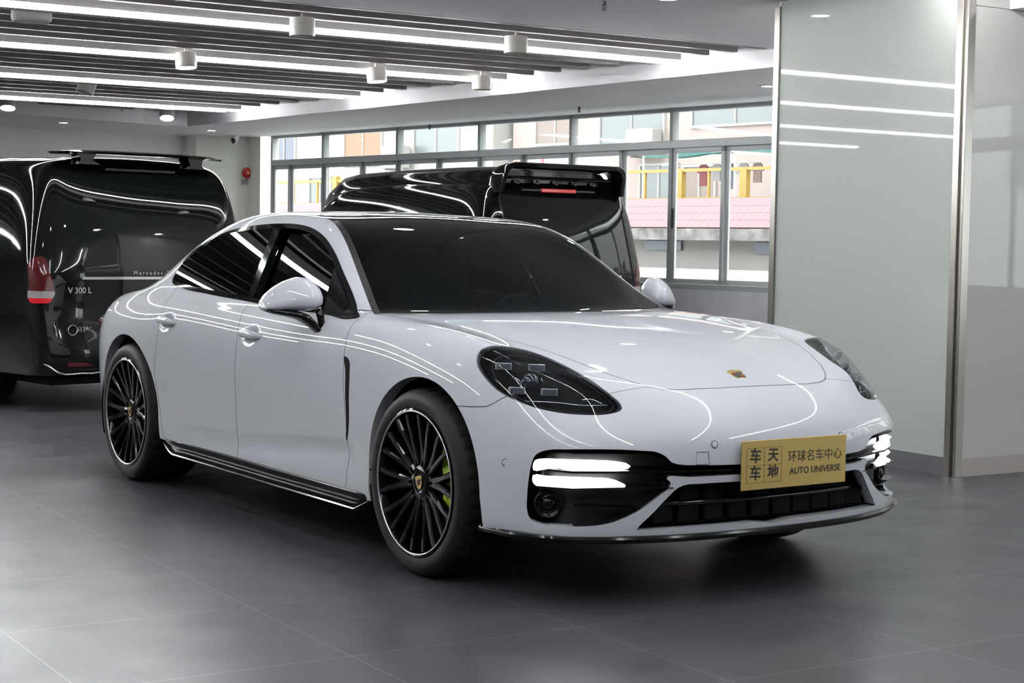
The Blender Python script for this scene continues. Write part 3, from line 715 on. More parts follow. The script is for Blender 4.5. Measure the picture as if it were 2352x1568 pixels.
# cowl gutter, lower rear apron, floor pan
bm = bmesh.new()
cw = [(-.40, 0), (-.412, .25), (-.45, .5), (-.51, .68), (-.565, .79)]
cw = [(x, -y) for x, y in cw[:0:-1]]+cw
rg = [[bm.verts.new((x+.03, y, .975-.012*abs(y))), bm.verts.new((x-.06, y, .985-.012*abs(y)))] for x, y in cw]
for a_, b_ in zip(rg[:-1], rg[1:]): bm.faces.new((a_[0], b_[0], b_[1], a_[1]))
obj('cowl_panel', bm, M_black, CAR)
bm = bmesh.new(); add_box(bm, (-3.7, -.70, .22), (.78, .70, .29), None, .02); obj('underbody', bm, M_void, CAR)
bm = bmesh.new(); add_box(bm, (-3.95, -.66, .18), (-3.66, .66, .30), None, .03); obj('rear_diffuser', bm, M_black, CAR)
# front splitter along the chin
bm = bmesh.new(); plan = [(.42, .930), (.60, .906), (.70, .878), (.75, .852), (.79, .80), (.832, .735), (.873, .655), (.915, .54), (.948, .40), (.968, .22), (.975, 0)]
plan = smooth_poly(plan, 3, False); plan = [(x, -y) for x, y in plan]+[(x, y) for x, y in plan[-2::-1]]
rg = []
for i, (x, y) in enumerate(plan):
    k = min(1, max(0, (x-.40)/.25)); tip = math.exp(-((abs(y)-.86)/.05)**2)*.014*k
    d = Vector((x-.2, y*.8, 0)).normalized(); q = Vector((x, y, 0))
    rg.append([bm.verts.new(q+d*a_+Vector((0, 0, b_))) for a_, b_ in ((-.004, .268-.004*(1-k)), (.012*k+tip, .262-.010*(1-k)+tip*.5), (.016*k+tip, .254-.006*(1-k)+tip*.5), (.004, .238+.006*(1-k)), (-.12, .228+.016*(1-k)), (-.12, .262))])
for a_, b_ in zip(rg[:-1], rg[1:]):
    for k in range(6): bm.faces.new((a_[k], a_[(k+1) % 6], b_[(k+1) % 6], b_[k]))
autosmooth(obj('front_splitter', bm, M_skirtblack, CAR), 40)
# lower grille: dark box, shutters and a cross bar
gl = panel_obj('grille', REG['grille'], M_void, CAR, offset=-.09, rims={'grille': lambda p, n: (.06, 0, 0)})
bm = bmesh.new()
for zz, hh in ((.335, .034), (.408, .030)):
    for k in range(-5, 5):
        y0, y1 = k*.105+.008, (k+1)*.105-.008
        xx = .90+.055*(1-(max(abs(y0), abs(y1))/.55)**2)
        if zz > .37 and max(abs(y0), abs(y1)) > .46: continue
        add_box(bm, (xx-.02, y0, zz-hh), (xx, y1, zz+hh), None, .004, 1)
obj('grille_shutter', bm, M_shut, gl)
bm = bmesh.new(); add_tube(bm, [(.885, -.52, .372), (.93, -.40, .372), (.955, -.2, .372), (.96, 0, .372), (.955, .2, .372), (.93, .40, .372), (.885, .52, .372)], .008, 8); obj('grille_bar', bm, M_gloss, gl, True)
# tow-eye cover outline
bm = bmesh.new(); q = [(.9795, -.384, .557), (.9885, -.338, .557), (.992, -.335, .513), (.981, -.388, .513)]
add_tube(bm, q, .0011, 4, closed=True); obj('tow_eye_cover', bm, M_seam, CAR)
# ---- crest badge on the bonnet
def crest(name, parent, Mx, sc=1.):
    sh = [(0, -.5), (-.26, -.36), (-.40, -.1), (-.43, .2), (-.47, .42), (-.25, .46), (0, .5), (.25, .46), (.47, .42), (.43, .2), (.40, -.1), (.26, -.36)]
    sh = smooth_poly(sh, 3)
    bm = bmesh.new(); add_prism(bm, [(u*sc, v*sc) for u, v in sh], -.002, .0022, lambda u, v, d: Mx @ Vector((u, v, d)))
    c = obj(name, bm, M_goldb, parent)
    bm = bmesh.new()
    for lo, hi in (((-.36, -.0), (-.04, .20)), ((.04, -.22), (.36, -.02))):
        for k in range(3):
            y0 = lo[1]+(hi[1]-lo[1])*k/3; add_box(bm, (lo[0]*sc, y0*sc, .0020), (hi[0]*sc, (y0+(hi[1]-lo[1])*.2)*sc, .0030), Mx)
    obj('crest_band', bm, M_crimson, c)
    bm = bmesh.new()
    for lo, hi in (((.05, .04), (.37, .12)), ((.05, .17), (.38, .24)), ((-.34, -.14), (-.05, -.07)), ((-.28, -.26), (-.05, -.19))):
        add_box(bm, (lo[0]*sc, lo[1]*sc, .0020), (hi[0]*sc, hi[1]*sc, .0029), Mx)
    inner = [(u*.36*sc, v*.40*sc) for u, v in sh]; add_prism(bm, inner, .0020, .0036, lambda u, v, d: Mx @ Vector((u, v, d)))
    obj('crest_stripe', bm, M_ink, c)
    return c
crest('crest_badge', CAR, frame((.757, 0, .7995), (0, 1, 0), (-.87, 0, .46)), .072)

# ---- show plate in front of the nose
PX = 1.024
bm = bmesh.new(); add_box(bm, (PX-.004, .045-.26, .412), (PX, .045+.26, .590), None, .0015, 1)
vert_e = [e for e in bm.edges if abs(e.verts[0].co.x-e.verts[1].co.x) > .003]
plate = obj('license_plate', bm, M_gold, CAR)
bm = bmesh.new(); add_box(bm, (.99, -.13, .44), (PX-.004, .22, .56)); obj('plate_bracket', bm, M_black, plate)
def plate_uv(u, v): return Vector((PX+.0004, .045-.26+.52*u, .590-.178*v))
PM = lambda u, v: frame(plate_uv(u, v), (0, 1, 0), (0, 0, 1))
bm = bmesh.new()
def gridline(u0, v0, u1, v1, t=.0011):
    a_, b_ = plate_uv(u0, v0), plate_uv(u1, v1); add_box(bm, (PX-.0005, min(a_.y, b_.y)-t/2, min(a_.z, b_.z)-t/2), (PX+.0006, max(a_.y, b_.y)+t/2, max(a_.z, b_.z)+t/2))
for v in (.155, .505, .855): gridline(.05, v, .372, v)
for u in (.05, .211, .372): gridline(u, .155, u, .855)
obj('plate_grid', bm, M_ink, plate)
for ch, u, v, sz, bo in (('车', .13, .33, .056, .0011), ('天', .295, .33, .052, .0011), ('车', .13, .68, .056, .0011), ('地', .295, .68, .056, .0011)):
    link('plate_lettering', text_mesh(ch, sz, .0004, bold=bo), M_ink, plate, M=PM(u, v) @ Matrix.Rotation(math.radians(-3), 4, 'Z'))
link('plate_lettering', text_mesh('环球名车中心', .0455, .0004), M_ink, plate, M=PM(.695, .395))
link('plate_lettering', text_mesh('AUTO UNIVERSE', .0345, .0004, bold=.0003), M_ink, plate, M=PM(.70, .685))

# ---- cabin
bm = bmesh.new(); add_box(bm, (-3.4, -.74, .30), (-.45, .74, .62)); obj('cabin_floor', bm, M_void, CAR)
bm = bmesh.new(); add_box(bm, (-1.05, -.72, .62), (-.55, .72, .93), None, .06, 3); dash = obj('dashboard', bm, M_cabin, CAR, True)
bm = bmesh.new(); add_tube(bm, [Vector((-1.18, .37, .86))+Vector((-.06*math.sin(t), .175*math.cos(t), .17*math.sin(t))) for t in [2*math.pi*i/28 for i in range(28)]], .014, 8, closed=True)
add_box(bm, (-1.20, .30, .82), (-1.12, .44, .90), None, .02); add_tube(bm, [(-1.17, .2, .86), (-1.17, .54, .86)], .012, 6); obj('steering_wheel', bm, M_cabin, CAR, True)
for y in (-.37, .37):
    bm = bmesh.new(); add_box(bm, (-1.95, y-.25, .55), (-1.40, y+.25, .72), None, .05, 3)
    add_box(bm, (-.10, -.24, 0), (.04, .24, .58), Matrix.Translation((-1.93, y, .68)) @ Matrix.Rotation(math.radians(-18), 4, 'Y'), .05, 3)
    add_box(bm, (-.05, -.13, .60), (.03, .13, .76), Matrix.Translation((-1.93, y, .68)) @ Matrix.Rotation(math.radians(-18), 4, 'Y'), .03, 3)
    obj('seat', bm, M_cabin, CAR, True)
bm = bmesh.new(); add_box(bm, (-2.75, -.66, .55), (-2.55, .66, 1.02), None, .05, 3); obj('rear_bench', bm, M_cabin, CAR, True)

# ---- wheels
def make_wheel(wx, wy, width, caliper):
    s = 1 if wy > 0 else -1
    W_ = empty('wheel', (wx, wy, .362), parent=CAR)
    W_.rotation_euler = (math.radians(-90 if s > 0 else 90), 0, 0)      # local z outward
    if s > 0: W_.rotation_euler = (math.radians(-90), 0, 0)
    bm = bmesh.new(); w_ = width
    prof = [(.281, -.016), (.287, -.004), (.300, .0), (.318, .001), (.334, -.004), (.346, -.014), (.354, -.026), (.3595, -.042), (.3615, -.058)]
    g = [-.058-(w_-.116)*k for k in (.0, .17, .20, .37, .40, .60, .63, .80, .83, 1.)]
    tread = []
    for i, zz in enumerate(g):
        if i in (1, 3, 5, 7): tread += [(.362, zz), (.355, zz-.002)]
        elif i in (2, 4, 6, 8): tread += [(.355, zz+.002), (.362, zz)]
        else: tread.append((.3618, zz))
    prof = prof+tread[1:]+[(r_, -w_-zz) for r_, zz in prof[::-1]]
    add_lathe(bm, prof, 160)
    # shallow sipes: dark cuts are real notches pressed into the outer shoulder blocks
    for v in bm.verts:
        r_ = math.hypot(v.co.x, v.co.y); a_ = math.atan2(v.co.y, v.co.x)
        if r_ > .3590 and int(round((a_+math.pi)/(2*math.pi)*160)) % 4 == 0 and (v.co.z > -.07 or v.co.z < -w_+.07):
            f_ = .978; v.co.x *= f_; v.co.y *= f_
    autosmooth(obj('tyre', bm, M_rubber, W_), 28)
    bm = bmesh.new()
    add_lathe(bm, [(.285, -.012), (.2845, -.002), (.279, .001), (.2765, -.001), (.270, -.004), (.262, -.022), (.254, -.06), (.246, -.13), (.246, -w_+.02), (.283, -w_+.01)], 72)
    # hub
    add_lathe(bm, [(.0, -.030), (.034, -.030), (.040, -.026), (.062, -.030), (.080, -.044), (.084, -.075), (.05, -.09), (0, -.09)], 40)
    for k in range(5):
        a_ = 2*math.pi*k/5+.3
        add_lathe(bm, [(.012, -.05), (.012, -.034), (.009, -.030), (0, -.030)], 10, Matrix.Translation((.060*math.cos(a_), .060*math.sin(a_), -.002)))
    rim = autosmooth(obj('rim', bm, M_rim, W_), 30)
    bm = bmesh.new(); add_lathe(bm, [(.2705, -.0035), (.2710, .0012), (.2755, .0022), (.2770, .0005), (.2768, -.003)], 96); obj('rim_edge', bm, M_satin, rim, True)
    bm = bmesh.new()
    for k in range(10):
        a0 = math.radians(-13+36*k)
        for q in (-1, 1):
            st = []
            for r_, off, hw, zt, zb in ((.040, .016, .018, -.030, -.060), (.090, .0215, .0175, -.030, -.060), (.150, .031, .0145, -.022, -.048), (.215, .038, .0130, -.010, -.034), (.264, .042, .0135, -.004, -.030)):
                a_ = a0+q*math.asin(min(1, off/r_)); c, d = math.cos(a0), math.sin(a0); rc, ro = r_*math.cos(a_-a0), r_*math.sin(a_-a0)
                def pt(o2, zz): return Vector((rc*c-(ro+o2)*d, rc*d+(ro+o2)*c, zz))
                st.append([bm.verts.new(pt(hw*1.25, zb)), bm.verts.new(pt(hw*.95, zt-.006)), bm.verts.new(pt(hw*.5, zt)), bm.verts.new(pt(-hw*.5, zt)), bm.verts.new(pt(-hw*.95, zt-.006)), bm.verts.new(pt(-hw*1.25, zb))])
            for a1, b1 in zip(st[:-1], st[1:]):
                for j in range(6): bm.faces.new((a1[j], a1[(j+1) % 6], b1[(j+1) % 6], b1[j]))
            bm.faces.new(st[-1]); bm.faces.new(st[0][::-1])
    sp = obj('spoke_star', bm, M_rim, rim)
    cc = crest('center_cap', W_, Matrix.Translation((0, 0, -.0265)) @ (Matrix.Rotation(math.radians(12), 4, 'Z') if s < 0 else Matrix.Rotation(math.radians(190), 4, 'Z')), .052)
    bm = bmesh.new(); add_lathe(bm, [(.06, -.070), (.080, -.075), (.094, -.082), (.096, -.100), (.205, -.100), (.205, -.134), (.09, -.134), (.06, -.15)], 64); obj('brake_disc', bm, M_dark_metal, W_, True)
    if caliper:
        bm = bmesh.new(); n = 18; rg = []
        for i in range(n+1):
            a_ = math.radians(-50+100*i/n); k = 1-abs(2*i/n-1)**6
            r0, r1 = .128+.020*(1-k), .212-.006*(1-k); zt = -.050-.012*(1-k)
            rg.append([bm.verts.new((r_*math.cos(a_), r_*math.sin(a_), zz)) for r_, zz in ((r0, -.165), (r0, zt-.012), (r0+.014, zt), (r1-.012, zt), (r1, zt-.014), (r1, -.165))])
        for a1, b1 in zip(rg[:-1], rg[1:]):
            for j in range(6): bm.faces.new((a1[j], a1[(j+1) % 6], b1[(j+1) % 6], b1[j]))
        bm.faces.new(rg[0]); bm.faces.new(rg[-1][::-1])
        cal = autosmooth(obj('brake_caliper', bm, M_green, W_), 40)
        link('caliper_lettering', text_mesh('PORSCHE', .022, .0003), M_ink, cal, M=Matrix.Translation((.172, .0, -.0494)) @ Matrix.Rotation(math.radians(90 if s < 0 else -90), 4, 'Z'))
    return W_
for s in (-1, 1):
    make_wheel(0, s*.957, .275, True)
    make_wheel(-2.948, s*.957, .315, False)

# ------------------------------------------------------------------ the showroom
RYAW = 1.5306161758                                    # the building is turned a little against the car
RM = Matrix.Rotation(RYAW, 4, 'Z')                     # local x (s) to the window side, local y (t) to the back
def RP(s, t, z=0.): return RM @ Vector((s, t, z))
_d = Vector((.15019525, -.98865635, 0)); _n = Vector((.98865635, .15019525, 0))
WM = RM @ Matrix(((_d.x, _n.x, 0, 6.852), (_d.y, _n.y, 0, 7.085), (0, 0, 1, 0), (0, 0, 0, 1)))   # window wall: local x along it, y outwards
def wall_s(t): return 6.852-.15192*(t-7.085)
def fas_s(t): return 4.79-.0895*(t-4.92)

def floor_mat():
    m = mat('grey_floor_tile', (.12, .12, .125), .34, spec=.4); nt = m.node_tree; b = nt.nodes['Principled BSDF']; L = nt.links
    t = nt.nodes.new('ShaderNodeTexCoord'); mp = nt.nodes.new('ShaderNodeMapping'); mp.inputs['Location'].default_value = (.02, .235, 0)
    br = nt.nodes.new('ShaderNodeTexBrick'); br.offset = 0; br.squash = 1
    br.inputs['Scale'].default_value = 1; br.inputs['Brick Width'].default_value = .845; br.inputs['Row Height'].default_value = .797
    br.inputs['Mortar Size'].default_value = .0027; br.inputs['Mortar Smooth'].default_value = .3
    br.inputs['Color1'].default_value = (.054, .053, .062, 1); br.inputs['Color2'].default_value = (.059, .058, .067, 1); br.inputs['Mortar'].default_value = (.17, .17, .175, 1)
    n = nt.nodes.new('ShaderNodeTexNoise'); n.inputs['Scale'].default_value = 3.; n.inputs['Detail'].default_value = 8
    mx = nt.nodes.new('ShaderNodeMix'); mx.data_type = 'RGBA'; mx.blend_type = 'MULTIPLY'; mx.inputs[0].default_value = 1.
    r = nt.nodes.new('ShaderNodeMapRange'); r.inputs[1].default_value = .3; r.inputs[2].default_value = .7; r.inputs[3].default_value = .93; r.inputs[4].default_value = 1.07
    r2 = nt.nodes.new('ShaderNodeMapRange'); r2.inputs[1].default_value = .3; r2.inputs[2].default_value = .7; r2.inputs[3].default_value = .30; r2.inputs[4].default_value = .40
    L.new(t.outputs['Object'], mp.inputs[0]); L.new(mp.outputs[0], br.inputs['Vector']); L.new(t.outputs['Object'], n.inputs['Vector'])
    L.new(n.outputs['Fac'], r.inputs[0]); L.new(br.outputs['Color'], mx.inputs[6]); L.new(r.outputs[0], mx.inputs[7]); L.new(mx.outputs[2], b.inputs['Base Color'])
    L.new(n.outputs['Fac'], r2.inputs[0]); L.new(r2.outputs[0], b.inputs['Roughness'])
    return m
M_floor = floor_mat()
M_board = noise_tint(mat('ceiling_board_paint', (.88, .87, .89), .75), 1.2, .04)
M_slab = mat('dark_ceiling_void', (.12, .11, .11), .9)
M_slat = mat('taupe_metal_slat', (.36, .33, .33), .5)
M_soffit = noise_tint(mat('soffit_paint', (.88, .88, .89), .7), 1., .03)
M_wall = noise_tint(mat('wall_paint', (.90, .90, .89), .7), 1.5, .03)
M_cream = noise_tint(mat('cream_column_paint', (.90, .92, .84), .6), 2., .03)
M_dado = noise_tint(mat('sill_wall_plaster', (.84, .84, .87), .6), 2.5, .12)
M_panel = mat('back_painted_glass', (.47, .50, .46), .55, coat=1., coat_rough=.012, spec=.2)
M_panel2 = mat('pale_glass_panel', (.47, .475, .445), .55, coat=1., coat_rough=.02, spec=.2)
M_steel = mat('brushed_steel', (.36, .34, .31), .28, metal=1.)
M_skirt = mat('dark_skirting', (.13, .13, .135), .4)
M_skirt2 = mat('beige_skirting', (.40, .36, .34), .45)
M_alu = mat('grey_aluminium', (.58, .61, .61), .42, metal=.1)
M_pane = thin_glass('window_pane', (.97, .985, .98), ior=1.45, glare_haze=.04)  # white diffuse share mixed in to imitate veiling daylight glare
M_batten = mat('white_batten', (.80, .80, .78), .5)
M_tube = mat('light_tube', (1, 1, 1), .4, emit=(.96, .98, 1.), estr=88.)
M_tubef = mat('slim_light_tube', (1, 1, 1), .4, emit=(.96, .98, 1.), estr=90.)
M_spot = mat('spot_glow', (1, 1, 1), .4, emit=(1., .98, .95), estr=60.)
M_cyl = mat('white_spot_casing', (.74, .71, .66), .45)
M_red = mat('fire_red', (.62, .02, .03), .3, coat=.4)
M_yellow = mat('yellow_paint', (.24, .155, .02), .5)
def rbox(name, lo, hi, m, M=RM, parent=None, bevel=0.):
    bm = bmesh.new(); add_box(bm, lo, hi, None, bevel); return obj(name, bm, m, parent, M=M)
def rpoly(name, pts, z0, z1, m, M=RM):
    bm = bmesh.new(); add_prism(bm, pts, z0, z1, lambda u, v, d: Vector((u, v, d))); return obj(name, bm, m, M=M)

struct(rbox('floor', (-9.7, -11.2, -.12), (9.9, 17.2, 0), M_floor))
# ceiling: plain board over the front, slatted field behind it, painted soffit round the slats
TB = 4.62
struct(rpoly('ceiling', [(-9.6, -11.1), (9.2, -11.1), (wall_s(TB)+.05, TB), (-9.6, TB)], 2.835, 3.30, M_board))
struct(rpoly('ceiling_slab', [(-9.6, TB), (wall_s(TB), TB), (wall_s(17), 17.05), (-9.6, 17.05)], 3.18, 3.30, M_slab))
TF = 15.05
struct(rpoly('soffit', [(fas_s(TB), TB), (wall_s(TB)+.02, TB), (wall_s(17)+.02, 17.0), (-9.6, 17.0), (-9.6, 14.2), (fas_s(14.98)-2.8, 14.2), (fas_s(14.98)-.6, 14.93), (fas_s(14.98), 14.98)], 2.70, 3.18, M_soffit))
# walls
struct(rbox('wall_back', (-9.7, 16.95, 0), (4.67, 17.1, 3.3), M_wall))
M_dim = noise_tint(mat('darkened_wall_paint', (.24, .24, .25), .7), 1.5, .04)  # unseen walls, darkened to cut their reflections and fill light on the cars
struct(rbox('wall_left', (-9.75, -11.2, 0), (-9.6, 17.1, 3.3), M_dim))
struct(rbox('wall_front', (-9.7, -11.25, 0), (9.6, -11.1, 3.3), M_dim))
struct(rpoly('wall_pilaster', [(4.60, 17.1), (4.60, 16.80), (4.68, 16.70), (5.42, 16.62), (5.47, 16.30), (5.75, 16.30), (5.75, 17.1)], 0, 2.72, M_cream))
# the low wall below the windows and the head above them
struct(rbox('wall_windows', (-9.1, 0, -.1), (18.4, .2, .83), M_dado, WM))
struct(rbox('wall_head', (-9.1, 0, 2.695), (18.4, .2, 3.3), M_soffit, WM))
# glass-clad pier on the right with steel corner trims
struct(rbox('wall_pier', (3.112, 1.05, 0), (6.9, 2.64, 2.84), M_wall))
struct(rbox('wall_right', (3.15, 1.046, 0), (7.7, 1.2, 2.84), M_wall))
pn = rbox('glass_cladding', (3.098, 1.10, .105), (3.11, 2.61, 2.832), M_panel); tag(pn, 'tall grey-green glass panel on the pier, facing the white car', 'wall panel')
for (x0, x1, z0, z1) in ((3.153, 7.4, .105, 2.636), (3.153, 7.4, 2.642, 2.832)):
    q = rbox('glass_cladding', (x0, 1.033, z0), (x1, 1.045, z1), M_panel2)
    tag(q, 'large pale glass panel right of the steel corner trim' if z0 < 1 else 'narrow pale glass strip at the top of the right wall', 'wall panel')
struct(rbox('baseboard_pier', (3.092, 1.10, 0), (3.11, 2.61, .105), M_skirt)); struct(rbox('baseboard_right', (3.15, 1.03, 0), (7.9, 1.05, .105), M_skirt2))
bm = bmesh.new(); add_box(bm, (3.085, 1.062, 0), (3.098, 1.108, 2.834), None, .002); add_box(bm, (3.085, 1.020, 0), (3.128, 1.033, 2.834), None, .002); add_box(bm, (3.098, 1.034, 0), (3.11, 1.10, 2.834)); add_box(bm, (3.128, 1.028, 0), (3.152, 1.045, 2.834), None, .002)
tag(obj('corner_trim', bm, M_steel, M=RM), 'brushed steel corner trim between the two glass walls', 'trim')
bm = bmesh.new(); add_box(bm, (3.085, 2.605, 0), (3.13, 2.655, 2.80), None, .003); tag(obj('corner_trim', bm, M_steel, M=RM), 'slim steel edge trim where the pier meets the windows', 'trim')
struct(rbox('ceiling_bulkhead', (3.42, .25, 2.64), (7.4, 1.030, 2.836), M_board))

# windows: aluminium frames with two sashes below a fixed light
VM = [-9.03, -7.78, -6.13, -4.51, -2.91, -1.36, .22, 1.82, 3.42, 5.02, 6.62, 8.22, 9.82, 11.42, 13.02, 14.62, 16.22, 17.8]
LOW = {-9.03: -8.59, -7.78: -6.90, -6.13: -5.30, -4.51: -3.73, -2.91: -2.10, -1.36: -.62}
for i, (a, b) in enumerate(zip(VM[:-1], VM[1:])):
    mid_ = LOW.get(a, (a+b)/2); bm = bmesh.new()
    B = lambda x0, x1, z0, z1, y0=.03, y1=.10: add_box(bm, (x0, y0, z0), (x1, y1, z1), None, .003, 1)
    B(a-.022, a+.022, .83, 2.70, .02, .115); B(b-.022, b+.022, .83, 2.70, .02, .115)
    B(a, b, 2.285, 2.365, .015, .12); B(a, b, 2.66, 2.70); B(a, b, .83, .885, .0, .12)
    for x0, x1, yy in ((a+.022, mid_, .035), (mid_, b-.022, .06)):
        B(x0, x0+.045, .885, 2.285, yy, yy+.03); B(x1-.045, x1, .885, 2.285, yy, yy+.03); B(x0, x1, .885, .935, yy, yy+.03); B(x0, x1, 2.235, 2.285, yy, yy+.03)
    wo = struct(obj('window_%d' % (i+1), bm, M_alu, M=WM))
    bm = bmesh.new(); add_box(bm, (a+.02, .064, 2.36), (b-.02, .070, 2.67))
    add_box(bm, (a+.06, .047, .93), (mid_-.04, .053, 2.24)); add_box(bm, (mid_+.04, .072, .93), (b-.06, .078, 2.24)); obj('pane', bm, M_pane, wo)
bm = bmesh.new(); add_box(bm, (-1.33, .015, 1.50), (-1.315, .035, 1.62), None, .003); add_box(bm, (-1.335, .022, 1.46), (-1.31, .03, 1.66)); tag(obj('window_lock', bm, M_black, M=WM), 'small dark window lock on the sash right of the second van', 'lock')

# slats
n_sl = 0; pitch = .461; tubes_t = (5.615, 8.02, 10.62, 13.30)
tt = TB+.05; slat_ts = []
while tt < 14.9:
    if min(abs(tt-q) for q in tubes_t) > .12: slat_ts.append(tt)
    tt += .2405 if False else .40
slat_ts = []
edges = [TB+.02]+list(tubes_t)+[15.2]
for a, b, n in zip(edges[:-1], edges[1:], (3, 6, 6, 6, 5)):
    for k in range(n):
        if not (k == 0 and a in tubes_t): slat_ts.append(a+(b-a)*k/n)
for t_ in slat_ts:
    s1 = fas_s(t_)-.10 if t_ < 14.2 else fas_s(14.98)-.9
    o = rbox('ceiling_slat', (-9.55, t_, 2.835), (s1, t_+.055, 2.97), M_slat)
    tag(o, 'long taupe metal slat hanging in the dark ceiling field', 'ceiling slat', 'ceiling slats')
# linear lamps
lab = ('nearest long white tube lamp, along the front edge of the ceiling slats', 'second long white tube lamp from the front, with two round spots on its line',
       'third long white tube lamp, over the gap between the two black vans', 'rearmost long white tube lamp, nearest the back wall')
for k, t_ in enumerate(tubes_t):
    s1 = fas_s(t_)-.02; s0 = -7.7 if k == 3 else -9.5
    la = empty('tube_lamp', RP(s0, t_, 2.80), RYAW); tag(la, lab[k], 'ceiling lamp', 'linear ceiling lamps')
    bm = bmesh.new(); add_box(bm, (0, .030, -.022), (s1-.28-s0, .150, .10)); add_box(bm, (0, -.012, .016), (s1-.1-s0, .032, .10)); obj('batten', bm, M_batten, la)
    cuts = {1: [-5.16, -2.61, -.062, 2.489], 2: [-4.35, -1.8, .75], 0: [-6.9, -4.35, -1.8], 3: [-5.2, -2.65]}[k]
    xs = [s0]+cuts+[s1]
    for a, b in zip(xs[:-1], xs[1:]):
        bm = bmesh.new(); add_tube(bm, [(a-s0+.012, 0, .0), (b-s0-.012, 0, .0)], .011, 10); obj('tube', bm, M_tube, la)
# surface spots: short cylinders, some tilted
def spot(s, t, tilt, az, label, on=True):
    r = empty('cylinder_spotlight', RP(s, t, 2.80), RYAW); tag(r, label, 'spotlight', 'white cylinder spotlights')
    Mx = Matrix.Rotation(az, 4, 'Z') @ Matrix.Rotation(tilt, 4, 'Y')
    bm = bmesh.new(); add_lathe(bm, [(0, .02), (.085, .02), (.088, .0), (.088, -.105), (.080, -.105), (.078, -.085), (0, -.085)], 28, Mx); autosmooth(obj('casing', bm, M_cyl, r))
    bm = bmesh.new(); add_lathe(bm, [(.012, 0), (.012, .385)], 10); obj('stem', bm, M_cyl, r)
    bm = bmesh.new(); add_lathe(bm, [(.074, -.092), (.05, -.086), (0, -.085)], 24, Mx); obj('lens', bm, M_spot if on else M_batten, r)
for a in ((.98, 5.20, 0, 0, 'round white spot above the first tube lamp, over the white car roof', False), (2.70, 5.14, 0, 0, 'round white spot above the first tube lamp, nearest the plain ceiling', False),
          (1.15, 7.88, .1, 2., 'lit round spot interrupting the second tube lamp on the left'), (2.95, 7.90, .12, 2.2, 'lit round spot on the middle of the second tube lamp'),
          (4.05, 7.9, 0, 0, 'round white spot at the right end of the second tube lamp', False), (1.30, 10.95, .35, .2, 'white spot tilted away below the third tube lamp', False),
          (1.24, 13.62, .35, 1.2, 'lit tilted spot at the far left behind the rearmost tube lamp'), (3.20, 13.85, .4, 1.2, 'lit tilted spot in the back corner of the slatted ceiling')):
    spot(*a)
r = empty('smoke_detector', RP(-.70, 5.93, 2.79), RYAW); tag(r, 'flat round white smoke detector under the ceiling slats, top left', 'smoke detector')
bm = bmesh.new(); add_lathe(bm, [(0, .02), (.13, .02), (.135, .0), (.135, -.045), (.12, -.06), (0, -.062)], 36); autosmooth(obj('casing', bm, M_batten, r))
# recessed downlights in the boards
def downlight(s, t, z, label, group, r_=.055):
    r = empty('downlight', RP(s, t, z), RYAW); tag(r, label, 'downlight', group)
    bm = bmesh.new(); add_lathe(bm, [(r_, .0), (r_+.016, -.002), (r_+.018, -.006), (r_, -.007), (r_-.004, -.003)], 28, close=True); obj('ring', bm, M_batten, r, True)
    bm = bmesh.new(); add_lathe(bm, [(r_-.002, -.003), (0, -.0035)], 28); obj('lens', bm, M_spot, r)
for s_, t_, lb in ((2.43, 15.45, 'round downlight in the soffit above the first black van, left'), (4.42, 15.49, 'round downlight in the soffit beside the dome camera'), (5.80, 5.90, 'round downlight in the soffit tight beside the glass pier')):
    downlight(s_, t_, 2.70, lb, 'soffit downlights')
for i, s_ in enumerate((4.10, 2.46, .86, -.78, -2.42, -4.06)):
    downlight(s_, 2.95, 2.835, 'round downlight cut by the top edge of the picture, in the plain ceiling board' if i == 1 else 'round downlight in the plain ceiling board over the bonnet of the white car', 'ceiling downlights', .065)
# bare tube lamps over the front of the room, running towards the entrance; they show in the bonnet and the headlights
for k, s_ in enumerate((2.90, 1.08, -.65, -2.35, -4.05)):
    la = empty('tube_lamp', RP(s_, -5.3, 2.798), RYAW); tag(la, 'long slim tube lamp on the front ceiling, mirrored in the white bonnet', 'ceiling lamp', 'front tube lamps')
    bm = bmesh.new(); add_box(bm, (-.025, 0, .008), (.025, 6.5, .034)); obj('batten', bm, M_batten, la)
    for a, b in ((0, 2.16), (2.17, 4.33), (4.34, 6.5)):
        bm = bmesh.new(); add_tube(bm, [(0, a+.01, 0), (0, b-.01, 0)], .0055, 10); obj('tube', bm, M_tubef, la)
# sprinklers
for s_, t_, z, lb in ((5.86, 8.95, 2.70, 'small dark sprinkler hanging from the soffit above the second van'), (6.03, 12.45, 2.70, 'small dark sprinkler hanging from the soffit near the middle windows'), (2.229, 3.32, 2.835, 'dark sprinkler hanging from the plain ceiling board')):
    r = empty('sprinkler', RP(s_, t_, z), RYAW); tag(r, lb, 'sprinkler', 'fire sprinklers')
    bm = bmesh.new(); add_lathe(bm, [(0, .01), (.012, .01), (.012, -.02), (.006, -.03), (.005, -.05), (.018, -.054), (.018, -.058), (0, -.06)], 14); obj('nozzle', bm, M_dark_metal, r)
    bm = bmesh.new(); add_tube(bm, [(-.012, 0, -.02), (-.016, 0, -.035), (-.006, 0, -.055)], .003, 6); add_tube(bm, [(.012, 0, -.02), (.016, 0, -.035), (.006, 0, -.055)], .003, 6); obj('yoke', bm, M_dark_metal, r)
# ceiling hatch plates (dead downlights)
for s_, t_ in ((5.45, 11.9), (5.35, 14.0), (5.75, 10.2)):
    r = empty('speaker_plate', RP(s_, t_, 2.70), RYAW); tag(r, 'flat white round plate set in the soffit along the windows', 'plate', 'soffit plates')
    bm = bmesh.new(); add_lathe(bm, [(0, -.004), (.07, -.004), (.085, 0)], 28); obj('cover', bm, M_batten, r)
